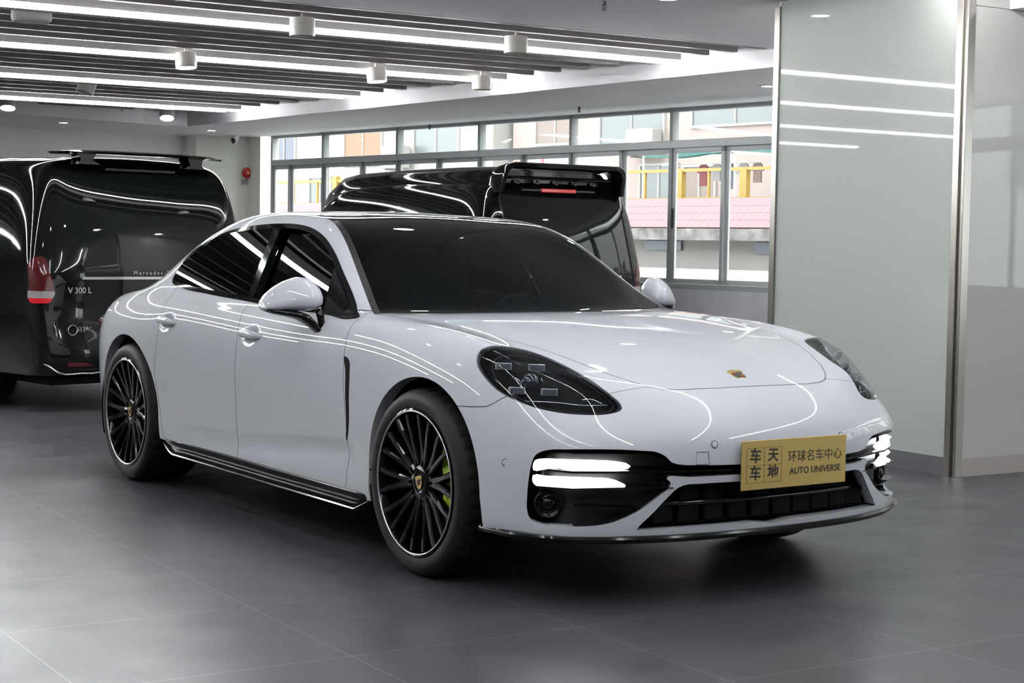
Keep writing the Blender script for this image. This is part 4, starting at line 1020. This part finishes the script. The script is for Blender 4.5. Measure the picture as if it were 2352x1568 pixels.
# dome camera, fire bell with its sign on the cream pilaster
r = empty('security_camera', RP(5.10, 16.35, 2.70), RYAW); tag(r, 'white dome security camera under the soffit at the cream column', 'camera')
bm = bmesh.new(); add_lathe(bm, [(0, .0), (.065, 0), (.07, -.03), (.055, -.07), (.04, -.11), (0, -.125)], 24); autosmooth(obj('housing', bm, M_batten, r), 50)
bm = bmesh.new(); add_lathe(bm, [(.04, 0), (.038, .02), (.02, .035), (0, .04)], 20, Matrix.Translation((-.035, -.04, -.075)) @ Matrix.Rotation(math.radians(70), 4, 'X') @ Matrix.Rotation(.6, 4, 'Y')); obj('camera_eye', bm, M_gloss, r, True)
Mb = RM @ frame((5.40, 16.615, 2.20), (1, -.108, 0), (0, 0, 1))
r = bpy.data.objects.new('fire_bell', None); COL.objects.link(r); r.matrix_world = Mb; r.empty_display_size = .1; tag(r, 'round red fire alarm bell on the cream column', 'fire alarm')
bm = bmesh.new(); add_lathe(bm, [(0, 0), (.03, .0), (.03, .02), (.072, .022), (.078, .034), (.070, .052), (.045, .066), (0, .07)], 32); autosmooth(obj('gong', bm, M_red, r), 50)
bm = bmesh.new(); add_box(bm, (-.012, -.012, .066), (.018, .014, .073)); obj('gong_label', bm, M_goldb, r)
Ms = RM @ frame((5.378, 16.6215, 2.075), (1, -.108, 0), (0, 0, 1))
sg = bpy.data.objects.new('wall_sign', None); COL.objects.link(sg); sg.matrix_world = Ms; sg.empty_display_size = .1; tag(sg, 'small pale grey notice with dark lettering below the fire bell', 'sign')
bm = bmesh.new(); add_box(bm, (-.055, -.04, 0), (.055, .04, .006)); obj('sign_plate', bm, mat('sign_grey', (.50, .50, .46), .5), sg)
link('sign_lettering', text_mesh('消防警铃', .026, .0004), M_ink, sg, M=Matrix.Translation((0, .012, .0065)))
link('sign_lettering', text_mesh('FIRE ALARM', .014, .0004), M_ink, sg, M=Matrix.Translation((0, -.018, .0065)))

# ------------------------------------------------------------------ outside
M_out = noise_tint(mat('pale_render', (.26, .255, .24), .9), .8, .06)
M_out3 = noise_tint(mat('bright_render', (.50, .50, .49), .9), .8, .04)
M_out2 = noise_tint(mat('pinkish_render', (.25, .205, .19), .9), .8, .08)
M_pink = mat('pink_roof_tile', (.72, .34, .42), .6)
def pink_rows():
    nt = M_pink.node_tree; b = nt.nodes['Principled BSDF']; t = nt.nodes.new('ShaderNodeTexCoord'); w_ = nt.nodes.new('ShaderNodeTexWave'); w_.bands_direction = 'X'
    w_.inputs['Scale'].default_value = 2.2; w_.inputs['Distortion'].default_value = .4; r = nt.nodes.new('ShaderNodeValToRGB'); r.color_ramp.elements[0].color = (.108, .054, .064, 1); r.color_ramp.elements[1].color = (.130, .070, .080, 1)
    nt.links.new(t.outputs['Object'], w_.inputs[0]); nt.links.new(w_.outputs[0], r.inputs[0]); nt.links.new(r.outputs[0], b.inputs['Base Color'])
pink_rows()
M_ledge = noise_tint(mat('mossy_concrete', (.13, .126, .123), .9), 3.5, .75, 6)
M_blue = mat('dusty_blue_glass', (.05, .058, .08), .3)
M_teal = mat('teal_net', (.03, .13, .12), .7)
M_wood = mat('orange_shutter', (.20, .11, .065), .7)
M_green_leaf = mat('palm_leaf', (.07, .10, .035), .6)
struct(rbox('ground', (-30, .2, -.4), (30, 24, -.15), noise_tint(mat('concrete_lane', (.68, .68, .67), .9), 2., .1), WM))
# garden wall with its ledge and tiled coping
struct(rbox('wall_garden', (-30, 6.4, -.2), (14, 6.6, 1.36), M_out, WM))
rbx = rbox('wall_ledge', (-30, 6.0, 1.36), (14, 6.6, 1.53), M_ledge, WM); struct(rbx)
bm = bmesh.new()
for k in range(4):
    z0, z1 = 1.556+.110*k, 1.556+.110*(k+1); y0, y1 = 6.02+.12*k, 6.02+.12*(k+1)
    a = [(-30, y0, z0), (14, y0, z0), (14, y1+.02, z1+.015), (-30, y1+.02, z1+.015)]
    v = [bm.verts.new(p) for p in a]; u = [bm.verts.new((p[0], p[1]+.03, p[2]-.02)) for p in a]
    bm.faces.new(v); bm.faces.new(u[::-1])
    for i in range(4): bm.faces.new((v[i], u[i], u[(i+1) % 4], v[(i+1) % 4]))
tag(obj('tiled_coping', bm, M_pink, M=WM), 'pink tiled sloping top of the wall across the lane', 'roof tiles')
for (x0, x1, z0, z1, lb) in ((-8.05, -7.25, 1.20, 1.345, 'dark blue window slot under the mossy ledge, left'), (-5.75, -5.05, 1.17, 1.345, 'dark blue window slot under the mossy ledge beside the pier')):
    tag(rbox('wall_slot', (x0, 6.36, z0), (x1, 6.41, z1), M_blue, WM), lb, 'opening')
# low white van roof beyond the sill
bm = bmesh.new(); add_box(bm, (-9.5, 4.2, .2), (-4.2, 6.0, .93), None, .12, 3); wv = obj('parked_van', bm, M_out, M=WM, smooth=True); tag(wv, 'white roof of a vehicle parked outside the windows', 'van')
for x0 in (-7.35, -6.75):
    bm = bmesh.new(); add_box(bm, (x0, 4.185, .72), (x0+.52, 4.22, .86), None, .03); obj('side_window', bm, M_blue, wv)
# yellow railing: posts and rails
r = bpy.data.objects.new('railing', None); COL.objects.link(r); r.matrix_world = WM @ Matrix.Translation((-7, 7.5, 2.0)); r.empty_display_size = .1
tag(r, 'yellow steel railing standing behind the pink coping', 'railing')
for x in (-20.0, -18.3, -16.2, -14.0, -8.38, -6.98, -5.2, -2.5): 
    bm = bmesh.new(); add_box(bm, (x+7-.07, -.05, -.6), (x+7+.07, .05, .60 if x < -12 else .50)); obj('post', bm, M_yellow, r)
for x in (-19.0, -17.4, -15.1, -12.9, -11.6, -10.4, -9.2, -7.75, -6.1):
    bm = bmesh.new(); add_box(bm, (x+7-.02, -.02, -.5), (x+7+.02, .02, .50)); obj('baluster', bm, M_yellow, r)
bm = bmesh.new(); add_box(bm, (-16, -.03, .48), (8, .03, .53)); add_box(bm, (-16, -.03, .02), (8, .03, .06)); obj('rail', bm, M_yellow, r)
# houses behind
def house(name, label, x0, x1, y, z1, m, wins):
    h = bpy.data.objects.new(name, None); COL.objects.link(h); h.matrix_world = WM @ Matrix.Translation((x0, y, -.2)); h.empty_display_size = .1; tag(h, label, 'building')
    bm = bmesh.new(); add_box(bm, (0, 0, 0), (x1-x0, 3, z1+.2)); obj('facade', bm, m, h)
    for (a, b, c, d, mm) in wins:
        bm = bmesh.new()
        add_box(bm, (a-x0-.05, -.05, c+.15), (b-x0+.05, .02, c+.2)); add_box(bm, (a-x0-.05, -.05, d+.2), (b-x0+.05, .02, d+.25)); add_box(bm, (a-x0-.05, -.05, c+.2), (a-x0, .02, d+.2)); add_box(bm, (b-x0, -.05, c+.2), (b-x0+.05, .02, d+.2)); add_box(bm, ((a+b)/2-x0-.02, -.04, c+.2), ((a+b)/2-x0+.02, .02, d+.2))
        f = obj('window', bm, M_out, h)
        bm = bmesh.new(); add_box(bm, (a-x0, -.02, c+.2), (b-x0, .0, d+.2)); obj('pane', bm, mm, f)
    return h
M_paneg = mat('hazy_window', (.11, .12, .12), .3); M_pane2 = mat('curtained_window', (.15, .12, .105), .6)
house('apartment_block', 'pale apartment block with an orange shutter, behind the left windows', -34, -17.4, 11, 7, M_out, [(-23.0, -21.5, 3.1, 4.2, M_wood), (-26.2, -25.2, 3.2, 4.2, M_blue), (-28, -26.8, 2.4, 3.4, M_paneg), (-20.2, -18.6, 3.3, 4.4, M_paneg), (-24.5, -23.6, 1.9, 2.8, M_paneg)])
house('apartment_block', 'pinkish apartment block seen above the second van', -17.2, -9.1, 11.4, 7, M_out2, [(-16.4, -15.2, 3.4, 4.6, M_pane2), (-14.4, -12.6, 3.3, 4.6, M_paneg), (-13.2, -12.2, 2.1, 2.85, M_paneg), (-12.0, -11.2, 2.1, 2.8, M_pane2), (-11.8, -9.6, 3.6, 4.6, M_paneg)])
house('apartment_block', 'cream house with barred windows behind the glass pier', -8.9, 6, 10.6, 7, M_out, [(-8.2, -7.0, 2.1, 2.8, M_paneg), (-8.0, -6.4, 3.3, 4.3, M_pane2), (-5.4, -4.0, 2.2, 3.2, M_paneg)])
house('apartment_block', 'long pale terrace outside the front windows', 6.2, 24, 9, 8, M_out3, [(8+3*k, 9.4+3*k, 2.4, 3.8, M_paneg) for k in range(5)])
# teal net canopy on thin poles
r = bpy.data.objects.new('canopy', None); COL.objects.link(r); r.matrix_world = WM @ Matrix.Translation((-7.6, 8.2, 2.9)); r.empty_display_size = .1; tag(r, 'sagging teal net canopy over the terrace, right of the second van', 'canopy')
bm = bmesh.new(); g = {}
for i in range(13):
    for j in range(6):
        x = -2.2+4.6*i/12; y = -.3+1.7*j/5; g[i, j] = bm.verts.new((x, y, -.12+.12*j/5*1.6-.05*math.sin(i*.9)+.02*math.sin(j*2+i)))
for i in range(12):
    for j in range(5): bm.faces.new((g[i, j], g[i+1, j], g[i+1, j+1], g[i, j+1]))
bmesh.ops.solidify(bm, geom=bm.faces[:], thickness=.01); obj('net', bm, M_teal, r)
for x in (-2.1, 0, 2.2):
    bm = bmesh.new(); add_tube(bm, [(x, -.25, -1.2), (x, -.25, -.1)], .02, 8); obj('pole', bm, M_alu, r)
# palm fronds
r = bpy.data.objects.new('palm_tree', None); COL.objects.link(r); r.matrix_world = WM @ Matrix.Translation((-5.9, 9.7, 3.75)); r.empty_display_size = .1; tag(r, 'drooping palm leaves behind the top pane beside the pier', 'palm')
bm = bmesh.new(); rnd = random.Random(3)
for k in range(9):
    a = 2*math.pi*k/9+.3; L = 1.0+.3*rnd.random(); prev = None
    for q in range(15):
        t = q/14; c = Vector((math.cos(a)*L*t, math.sin(a)*L*t*.6, .35*t-.85*t*t)); 
        for sd in (-1, 1):
            e = c+Vector((-math.sin(a)*.30*sd*(1-.6*t), math.cos(a)*.2*sd, -.16)); d = Vector((math.cos(a)*.035, math.sin(a)*.03, 0))
            add_quad(bm, [c-d, c+d, e+d*.2, e-d*.2])
obj('fronds', bm, M_green_leaf, r, norm=False)
bm = bmesh.new(); add_tube(bm, [(0, 0, .05), (.05, 0, -1.6), (0, 0, -3.75)], .09, 8); obj('trunk', bm, M_wood, r)
# air-conditioner, notice board, washing
for x, y, z, lb in ((-12.9, 10.98, 3.05, 'white air conditioner box on the pinkish wall above the second van'), (-20.6, 10.58, 2.95, 'white air conditioner box on the pale block, far left windows')):
    r = bpy.data.objects.new('air_conditioner', None); COL.objects.link(r); r.matrix_world = WM @ Matrix.Translation((x, y, z)); r.empty_display_size = .1; tag(r, lb, 'air conditioner')
    bm = bmesh.new(); add_box(bm, (-.38, 0, 0), (.38, .28, .52), None, .02); add_box(bm, (-.30, .05, -.04), (-.26, .41 if x > -15 else .41, .0)); add_box(bm, (.26, .05, -.04), (.30, .41, .0)); obj('casing', bm, M_out, r)
    bm = bmesh.new(); add_lathe(bm, [(.0, .004), (.19, .004), (.2, 0)], 24, Matrix.Translation((-.1, 0, .26)) @ Matrix.Rotation(math.pi/2, 4, 'X')); obj('fan_grille', bm, M_alu, r)
r = bpy.data.objects.new('notice_board', None); COL.objects.link(r); r.matrix_world = WM @ Matrix.Translation((-13.05, 8.6, 2.75)); r.empty_display_size = .1; tag(r, 'framed notice with a red emblem, outside above the second van', 'sign')
bm = bmesh.new(); add_box(bm, (-.20, 0, -.22), (.20, .03, .22)); obj('frame', bm, mat('notice_frame', (.45, .38, .30), .6), r)
bm = bmesh.new(); add_box(bm, (-.165, -.004, -.185), (.165, .0, .185)); obj('sheet', bm, M_out, r)
bm = bmesh.new(); add_lathe(bm, [(0, .004), (.05, .003)], 16, Matrix.Translation((0, -.005, .09)) @ Matrix.Rotation(math.pi/2, 4, 'X')); add_box(bm, (-.03, -.008, .0), (.03, -.004, .05)); obj('emblem', bm, M_red, r)
bm = bmesh.new(); add_box(bm, (-.12, -.007, -.07), (.12, -.004, -.045)); obj('sheet_line', bm, M_ink, r)
cols = [(.55, .16, .16), (.75, .72, .70), (.30, .32, .40), (.78, .78, .74), (.60, .40, .36), (.35, .45, .38), (.72, .70, .60)]
for k, (x, h_) in enumerate(((-8.62, .34), (-8.32, .26), (-8.02, .40), (-7.72, .42), (-7.42, .30), (-6.80, .32), (-6.50, .38))):
    bm = bmesh.new(); w_ = .085
    pr = [(-w_, 0), (-w_*.5, .02), (w_*.5, .02), (w_, 0), (w_*1.6, -h_*.35), (w_*.95, -h_*.38), (w_*1.0, -h_), (-w_*1.0, -h_), (-w_*.95, -h_*.38), (-w_*1.6, -h_*.35)]
    add_prism(bm, pr, -.015, .015, lambda u, v, d: Vector((u, d, v)))
    o = obj('garment', bm, mat('cloth', tuple(.3*c for c in cols[k]), .9), M=WM @ Matrix.Translation((x, 8.3, 2.62))); tag(o, ('dark red', 'cream', 'slate blue', 'white', 'rust brown', 'grey-green', 'straw')[k]+' garment hanging under the teal canopy', 'garment', 'washing hung under the canopy')
bm = bmesh.new(); add_tube(bm, [(-9.6, 8.3, 2.645), (-5.4, 8.3, 2.645)], .008, 6); tag(obj('clothes_line', bm, M_alu, M=WM), 'thin line with washing under the teal canopy', 'line')

# ------------------------------------------------------------------ the two black vans (local x forward, tail at x = 0)
def van_tables():
    def ln(pts): return [(k, x, y, z) for k, x, y, z in pts]
    S_ = [
     [(0,.10,.84,.27),(1,.26,.90,.27),(2,.6,.93,.27),(6,3.3,.94,.27),(9,4.7,.90,.27),(10,4.95,.78,.27)],
     [(0,.055,.87,.40),(1,.24,.93,.40),(2,.6,.955,.40),(6,3.3,.955,.40),(9,4.75,.91,.42),(10,5.02,.78,.42)],
     [(0,.085,.895,.68),(1,.26,.945,.68),(2,.6,.965,.68),(6,3.3,.965,.68),(9,4.75,.91,.68),(10,5.02,.77,.66)],
     [(0,.095,.895,.96),(1,.27,.945,.97),(2,.6,.963,.98),(6,3.3,.96,.98),(8,4.3,.93,.96),(9,4.7,.87,.90),(10,4.96,.74,.82)],
     [(0,.115,.880,1.13),(1,.29,.932,1.14),(2,.62,.948,1.15),(6,3.3,.945,1.15),(7,3.8,.93,1.13),(8,4.25,.89,1.06),(9,4.6,.80,.99),(10,4.86,.68,.92)],
     [(0,.170,.815,1.50),(1,.34,.868,1.50),(2,.66,.882,1.50),(5,2.6,.878,1.50),(6,3.2,.870,1.48),(7,3.7,.85,1.36),(8,4.15,.82,1.12),(9,4.5,.72,1.03),(10,4.78,.60,.965)],
     [(0,.235,.735,1.745),(1,.40,.785,1.765),(2,.72,.80,1.775),(5,2.6,.795,1.775),(6,3.1,.78,1.74),(7,3.55,.76,1.55),(8,4.05,.74,1.16),(9,4.4,.64,1.06),(10,4.72,.52,.99)]]
    T_ = [
     [(0,.265,.61,1.80),(1,.43,.63,1.835),(2,.75,.64,1.848),(5,2.6,.64,1.845),(6,3.05,.63,1.80),(7,3.5,.61,1.60),(8,3.98,.58,1.19),(9,4.35,.52,1.08),(10,4.70,.42,1.0)],
     [(0,.275,.42,1.815),(1,.44,.43,1.856),(2,.76,.43,1.872),(5,2.6,.43,1.868),(6,3.02,.42,1.82),(7,3.47,.41,1.62),(8,3.94,.40,1.21),(9,4.32,.36,1.09),(10,4.69,.29,1.005)],
     [(0,.28,.21,1.822),(1,.445,.215,1.864),(2,.765,.215,1.882),(5,2.6,.215,1.878),(6,3.0,.21,1.83),(7,3.45,.205,1.63),(8,3.92,.20,1.22),(9,4.3,.18,1.095),(10,4.68,.14,1.01)],
     [(0,.282,0,1.825),(1,.447,0,1.867),(2,.767,0,1.885),(5,2.6,0,1.881),(6,3.0,0,1.833),(7,3.45,0,1.633),(8,3.92,0,1.222),(9,4.3,0,1.097),(10,4.68,0,1.011)]]
    zs = [.27, .40, .68, .955, 1.13, 1.51]
    xr = [.05, -.015, .03, .025, .045, .115]; yr = [(.62,.43,.21,0), (.64,.43,.21,0), (.66,.44,.22,0), (.66,.44,.22,0), (.66,.44,.22,0), (.63,.43,.215,0)]
    FR = [[(xr[r]-d, y, zs[r]+.004) for y, d in zip(yr[r], (0, .018, .028, .030))] for r in range(6)]
    RR = [[(4.98+.0*c, y, z) for c, y in enumerate((.6, .42, .2, 0))] for z in (.27, .42, .66, .82, .90, .95)]
    return S_, T_, FR, RR, 11
def van_panels():
    P, L, N = body_half(4, van_tables(), False); S = Skin(P, L, N)
    RW = smooth_poly([(-.1,1.075),(.60,1.075),(.735,1.085),(.775,1.13),(.765,1.25),(.745,1.45),(.715,1.62),(.69,1.705),(.64,1.745),(.50,1.752),(-.1,1.760)], 3)
    RW = [(a, b) for a, b in RW if a > -.12]
    SW = smooth_poly([(.46,1.14),(.60,1.12),(1.6,1.115),(3.0,1.115),(3.55,1.13),(3.40,1.36),(3.15,1.60),(2.9,1.655),(1.6,1.665),(.68,1.665),(.58,1.64),(.50,1.45)], 3)
    TL = smooth_poly([(.825,.80),(.89,.79),(.945,.80),(.955,.95),(.945,1.10),(.90,1.125),(.855,1.125),(.835,1.06)], 3)   # y + lengthwise wrap
    f_rw = lambda P: poly_sdf(RW, P[:, [1, 2]]); f_sw = lambda P: poly_sdf(SW, P[:, [0, 2]]); f_tl = lambda P: poly_sdf(TL, np.stack([P[:, 1]+np.clip(P[:, 0]-.12, 0, 1)*.45, P[:, 2]], 1))
    f_sp = lambda P: P[:, 0]-1.72; f_sq = lambda P: P[:, 0]-1.66
    f_ar = lambda P: np.minimum(np.hypot(P[:, 0]-1.02, P[:, 2]-.34)-.385, np.hypot(P[:, 0]-4.23, P[:, 2]-.34)-.385)
    rear = lambda P: P[:, 0] < .42; side = lambda P: P[:, 1] > .6
    f_gap = lambda P: P[:, 1]-np.interp(P[:, 2], (.3, .75, 1.1, 1.5, 1.75), (.80, .795, .79, .752, .70))
    S.cut(f_rw, 'rw', rear); S.cut(f_sw, 'sw', side); S.cut(f_tl, 'tl', lambda P: (P[:, 0] < .6) & (P[:, 1] > .6)); S.cut(f_ar, 'arch', lambda P: (P[:, 1] > .6) & (P[:, 2] < .9))
    S.cut(f_sp, 'sp', side); S.cut(f_sq, 'sq', side)
    C = S.centres(); a, b, c, d, e, g = f_rw(C), f_sw(C), f_tl(C), f_ar(C), f_sp(C), f_sq(C); reg = {}
    for i, (x, y, z) in enumerate(C):
        if y > .6 and z < .9 and d[i] < 0: continue
        if x < .42 and z > 1. and a[i] < 0: k = 'rear_window'
        elif y > .6 and z > 1. and b[i] < 0: k = 'body' if e[i] < 0 < g[i] else ('side_window' if e[i] < 0 else 'front_window')
        elif x < .6 and y > .6 and c[i] < 0: k = 'tail_light'
        else: k = 'body'
        reg.setdefault(k, []).append(S.F[i])
    out = {}
    for k, fs in reg.items():
        used = sorted({v for q in fs for v in q}); mp = {v: j for j, v in enumerate(used)}
        out[k] = (S.P[used], [tuple(mp[v] for v in q) for q in fs], S.N[used], [S.tags.get(v, set()) for v in used])
    return out
VAN = van_panels()
M_vanblack = mat('van_black_paint', (.004, .004, .0045), .04, spec=.5)
M_privacy = mat('privacy_glass', (.004, .005, .005), .03, spec=.55)
M_whiteglass = mat('clear_lamp', (.36, .33, .33), .15, coat=1.)
M_redglow = mat('brake_red', (.45, .005, .01), .15, coat=1., emit=(1, .01, .02), estr=.10)
M_badge = mat('badge_chrome', (.75, .76, .78), .18, metal=1.)
def van(label, s, t, heading, kit):
    v = empty('van', RP(s, t), RYAW+heading); tag(v, label, 'van')
    panel_obj('body', VAN['body'], M_vanblack, v, rims={'arch': lambda p, n: (0, -.08, 0), 'tl': lambda p, n: tuple(-.01*n)})
    rw = panel_obj('rear_window', VAN['rear_window'], M_privacy, v, offset=.0015)
    for sd in (-1, 1):
        panel_obj('side_window', VAN['side_window'], M_privacy, v, (sd,), offset=.001); panel_obj('front_window', VAN['front_window'], M_privacy, v, (sd,), offset=.001)
        tl = panel_obj('tail_light', VAN['tail_light'], M_redlens, v, (sd,), offset=.003)
        # clear lower band of the lamp follows its surface
        p, f, n, tg = VAN['tail_light']; fs = [q for q in f if .83 < p[list(q), 2].mean() < .885]
        panel_obj('lamp_band', (p, fs, n, tg), M_whiteglass, tl, (sd,), offset=.005)
        fs = [q for q in f if .80 < p[list(q), 2].mean() < .83]; panel_obj('lamp_glow', (p, fs, n, tg), M_redglow, tl, (sd,), offset=.005)
        bm = bmesh.new(); add_box(bm, (-.012, sd*.62-.10, .335), (.03, sd*.62+.10, .365), None, .006); obj('rear_reflector', bm, M_redlens, v)
        # bright line along the lower bumper
        bm = bmesh.new(); add_tube(bm, smooth_poly([(.12, sd*.90, .375), (.055, sd*.845, .345), (.022, sd*.78, .295), (.012, sd*.60, .285), (.004, sd*.46, .290), (-.006, sd*.36, .345), (-.022, sd*.26, .352), (-.024, 0, .352)], 3, False), .007, 6); obj('bumper_trim', bm, M_chrome, v, True)
        # wheels
        for wx in (1.02, 4.23):
            w_ = empty('wheel', (wx, sd*.955, .34), parent=v); w_.rotation_euler = (math.radians(-90*sd), 0, 0)
            bm = bmesh.new(); add_lathe(bm, [(.235, -.02), (.245, 0), (.30, .004), (.325, -.02), (.338, -.05), (.340, -.10), (.338, -.19), (.32, -.225), (.235, -.225)], 48); autosmooth(obj('tyre', bm, M_rubber, w_), 30)
            bm = bmesh.new(); add_lathe(bm, [(.238, -.012), (.232, .002), (.222, -.01), (.205, -.05), (.20, -.2)], 48); add_lathe(bm, [(0, -.02), (.045, -.02), (.06, -.05), (0, -.06)], 24)
            for q in range(10):
                a_ = 2*math.pi*q/10; Mx = Matrix.Rotation(a_, 4, 'Z'); add_box(bm, (.04, -.012, -.05), (.228, .012, -.012), Mx, .004, 1)
            autosmooth(obj('rim', bm, M_rim, w_), 30)
        n = 20
        for wx in (1.02, 4.23):
            bm = bmesh.new(); ring = []
            for i in range(n+1):
                a_ = math.pi*(-.1+1.2*i/n); ring.append([bm.verts.new((wx+.395*math.cos(a_), sd*y, .34+.395*math.sin(a_))) for y in (.90, .60)])
            for a_, b_ in zip(ring[:-1], ring[1:]): bm.faces.new((a_[0], a_[1], b_[1], b_[0]))
            bm.faces.new([q[1] for q in ring])
            obj('wheel_housing', bm, M_void, v)
        # door mirror
        bm = bmesh.new(); add_box(bm, (3.62, sd*.97, 1.08), (3.78, sd*1.16, 1.32), None, .05, 3); add_tube(bm, [(3.75, sd*.90, 1.10), (3.72, sd*1.02, 1.12)], .03, 8); obj('door_mirror', bm, M_vanblack, v, True)
    bm = bmesh.new(); add_box(bm, (.10, -.80, .20), (4.85, .80, .30)); obj('underbody', bm, M_void, v)
    # bright strip over the plate, letters on and around it
    bm = bmesh.new(); r = []
    for i in range(25):
        y = -.60+1.2*i/24; x = .028-.026*(1-(y/.66)**2); e = .006+.018*max(0, (abs(y)-.50)/.1)**2
        r.append([bm.verts.new((x-.012, y, .975+e*.0+q)) for q in (-.010, .010)]+[bm.verts.new((x+.02, y, .975+q)) for q in (.010, -.010)])
    for a_, b_ in zip(r[:-1], r[1:]):
        for k in range(4): bm.faces.new((a_[k], a_[(k+1) % 4], b_[(k+1) % 4], b_[k]))
    bm.faces.new(r[0]); bm.faces.new(r[-1][::-1]); obj('handle_strip', bm, M_chrome, v)
    def letter(txt, y, z, size, x, m=M_badge, b=.0): link('badge_lettering', text_mesh(txt, size, .003, bold=b), m, v, M=frame((x, y, z), (0, -1, 0), (0, 0, 1)))
    letter('M e r c e d e s - B e n z', -.02, 1.012, .042, .000)
    letter('V 300 L', .62, .885, .060, .008, b=.001)
    letter('环球名车', .55, .60, .045, .008)
    bm = bmesh.new(); add_lathe(bm, [(.030, 0), (.036, .006), (.042, 0)], 28, frame((.012, .675, .60), (0, -1, 0), (0, 0, 1)), close=True); obj('badge_ring', bm, M_badge, v, True)
    for k, (yy, zz) in enumerate(((.30, .945), (.30, .875), (.32, .84), (.20, .56))): pass
    bm = bmesh.new(); add_box(bm, (-.004, -.30, .62), (.012, .30, .80), None, .01); pl_ = obj('plate_recess', bm, M_black, v)
    bm = bmesh.new(); add_box(bm, (-.010, -.25, .64), (-.004, .25, .78), None, .004); obj('plate_cover', bm, M_vanblack, pl_)
    bm = bmesh.new(); add_tube(bm, [(.03, .10, 1.12), (.055, -.05, 1.16), (.065, -.38, 1.19)], .012, 6); add_box(bm, (.01, .04, 1.07), (.07, .16, 1.14), None, .02); obj('rear_wiper', bm, M_black, v)
    if kit == 'wing':
        bm = bmesh.new(); r = []
        for i in range(21):
            y = -.70+1.4*i/20; tip = max(0, (abs(y)-.54)/.16); zc = 1.895-.010*(y/.7)**2
            sec = [(-.10+.10*tip, .0), (-.04+.05*tip, .014*(1-tip*.6)), (.12, .020*(1-tip*.6)), (.24-.06*tip, .006), (.12, -.012), (-.02+.04*tip, -.010)]
            r.append([bm.verts.new((.16+a_, y, zc+b_)) for a_, b_ in sec])
        for a_, b_ in zip(r[:-1], r[1:]):
            for k in range(6): bm.faces.new((a_[k], a_[(k+1) % 6], b_[(k+1) % 6], b_[k]))
        bm.faces.new(r[0]); bm.faces.new(r[-1][::-1]); wg = obj('wing', bm, M_vanblack, v)
        for y in (-.47, .47):
            bm = bmesh.new(); add_prism(bm, [(-.11, 0), (.08, 0), (.05, .03), (.06, .085), (-.08, .085), (-.05, .03)], .17, .30, lambda u, w2, d, y=y: Vector((d, y+u*(1 if y > 0 else -1), 1.805+w2))); obj('wing_stand', bm, M_vanblack, wg)
        bm = bmesh.new(); add_box(bm, (.20, -.30, 1.765), (.26, .30, 1.785), None, .004); obj('brake_light', bm, M_black, v)
    else:
        # raised roof moulding
        bm = bmesh.new(); r = []
        for x, h_, w_ in ((.30, .09, .62), (.50, .115, .68), (1.2, .13, .70), (2.2, .13, .70), (2.9, .12, .69), (3.25, .085, .68), (3.5, -.01, .66), (3.70, -.16, .64)):
            base = 1.80 if x < 2.8 else 1.80-(x-2.8)*.42
            top_ = 1.87+h_-(0 if x < 3.5 else .0)
            prof = [(w_+.06, base-.02), (w_+.05, base+.05), (w_, top_-.08), (w_-.07, top_-.02), (w_*.5, top_+.01), (0, top_+.015)]
            ring = prof+[(-y, z) for y, z in prof[-2::-1]]
            r.append([bm.verts.new((x, y, z)) for y, z in ring])
        for a_, b_ in zip(r[:-1], r[1:]):
            for k in range(len(a_)-1): bm.faces.new((a_[k], a_[k+1], b_[k+1], b_[k]))
        bm.faces.new(r[0]); bm.faces.new(r[-1][::-1]); autosmooth(obj('raised_roof', bm, M_vanblack, v), 40)
        # hoop spoiler
        def loop(w_, z0, z1, rad, n=6):
            pts = [(w_, z0)]
            pts += [(w_-.02-rad+rad*math.cos(a), z1-rad+rad*math.sin(a)) for a in [math.pi/2*i/n for i in range(n+1)]]
            return pts+[(-y, z) for y, z in pts[::-1]]
        bm = bmesh.new(); O_, I_ = loop(.725, 1.74, 2.015, .11), loop(.675, 1.74, 1.965, .085)
        rows = []
        for x, q in ((.06, 0), (.08, 1), (.26, 1), (.29, 0)):
            dz = .0 if x < .2 else -.02
            o_ = O_ if q else [(a*.99, b-.012) for a, b in O_]; i_ = I_ if q else [(a*1.01, b+.008) for a, b in I_]
            rows.append(([bm.verts.new((x+(2.015-b)*.30, a, b+dz)) for a, b in o_], [bm.verts.new((x+(2.015-b)*.30, a, b+dz)) for a, b in i_]))
        n = len(O_)
        for (o1, i1), (o2, i2) in zip(rows[:-1], rows[1:]):
            for k in range(n-1): bm.faces.new((o1[k], o1[k+1], o2[k+1], o2[k])); bm.faces.new((i1[k+1], i1[k], i2[k], i2[k+1]))
        for o1, i1 in (rows[0], rows[-1]):
            for k in range(n-1): bm.faces.new((o1[k], i1[k], i1[k+1], o1[k+1]))
        wg = autosmooth(obj('spoiler', bm, M_vanblack, v), 50)
        bm = bmesh.new(); add_box(bm, (.17, -.58, 1.865), (.33, .58, 1.895), None, .015); obj('spoiler_blade', bm, M_vanblack, wg)
        bm = bmesh.new()
        for k in range(5): add_lathe(bm, [(.0, .004), (.018, .003), (.022, 0)], 12, frame((.255, -.44+.22*k, 1.842), (0, -1, 0), (.2, 0, 1)))
        obj('spoiler_bolt', bm, M_dark_metal, wg)
        bm = bmesh.new(); add_box(bm, (.212, -.20, 1.752), (.25, .20, 1.788), None, .006); obj('brake_light', bm, M_redglow, v)
        bm = bmesh.new(); add_box(bm, (.215, -.42, 1.762), (.25, .42, 1.778)); obj('brake_light_bar', bm, M_black, v)
    return v
van('black van with a flat roof wing, parked behind the white car on the left', .37, 6.45, math.radians(102), 'wing')
van('black van with a raised roof and hoop spoiler, by the windows', 4.72, 7.35, math.radians(92.5), 'hoop')
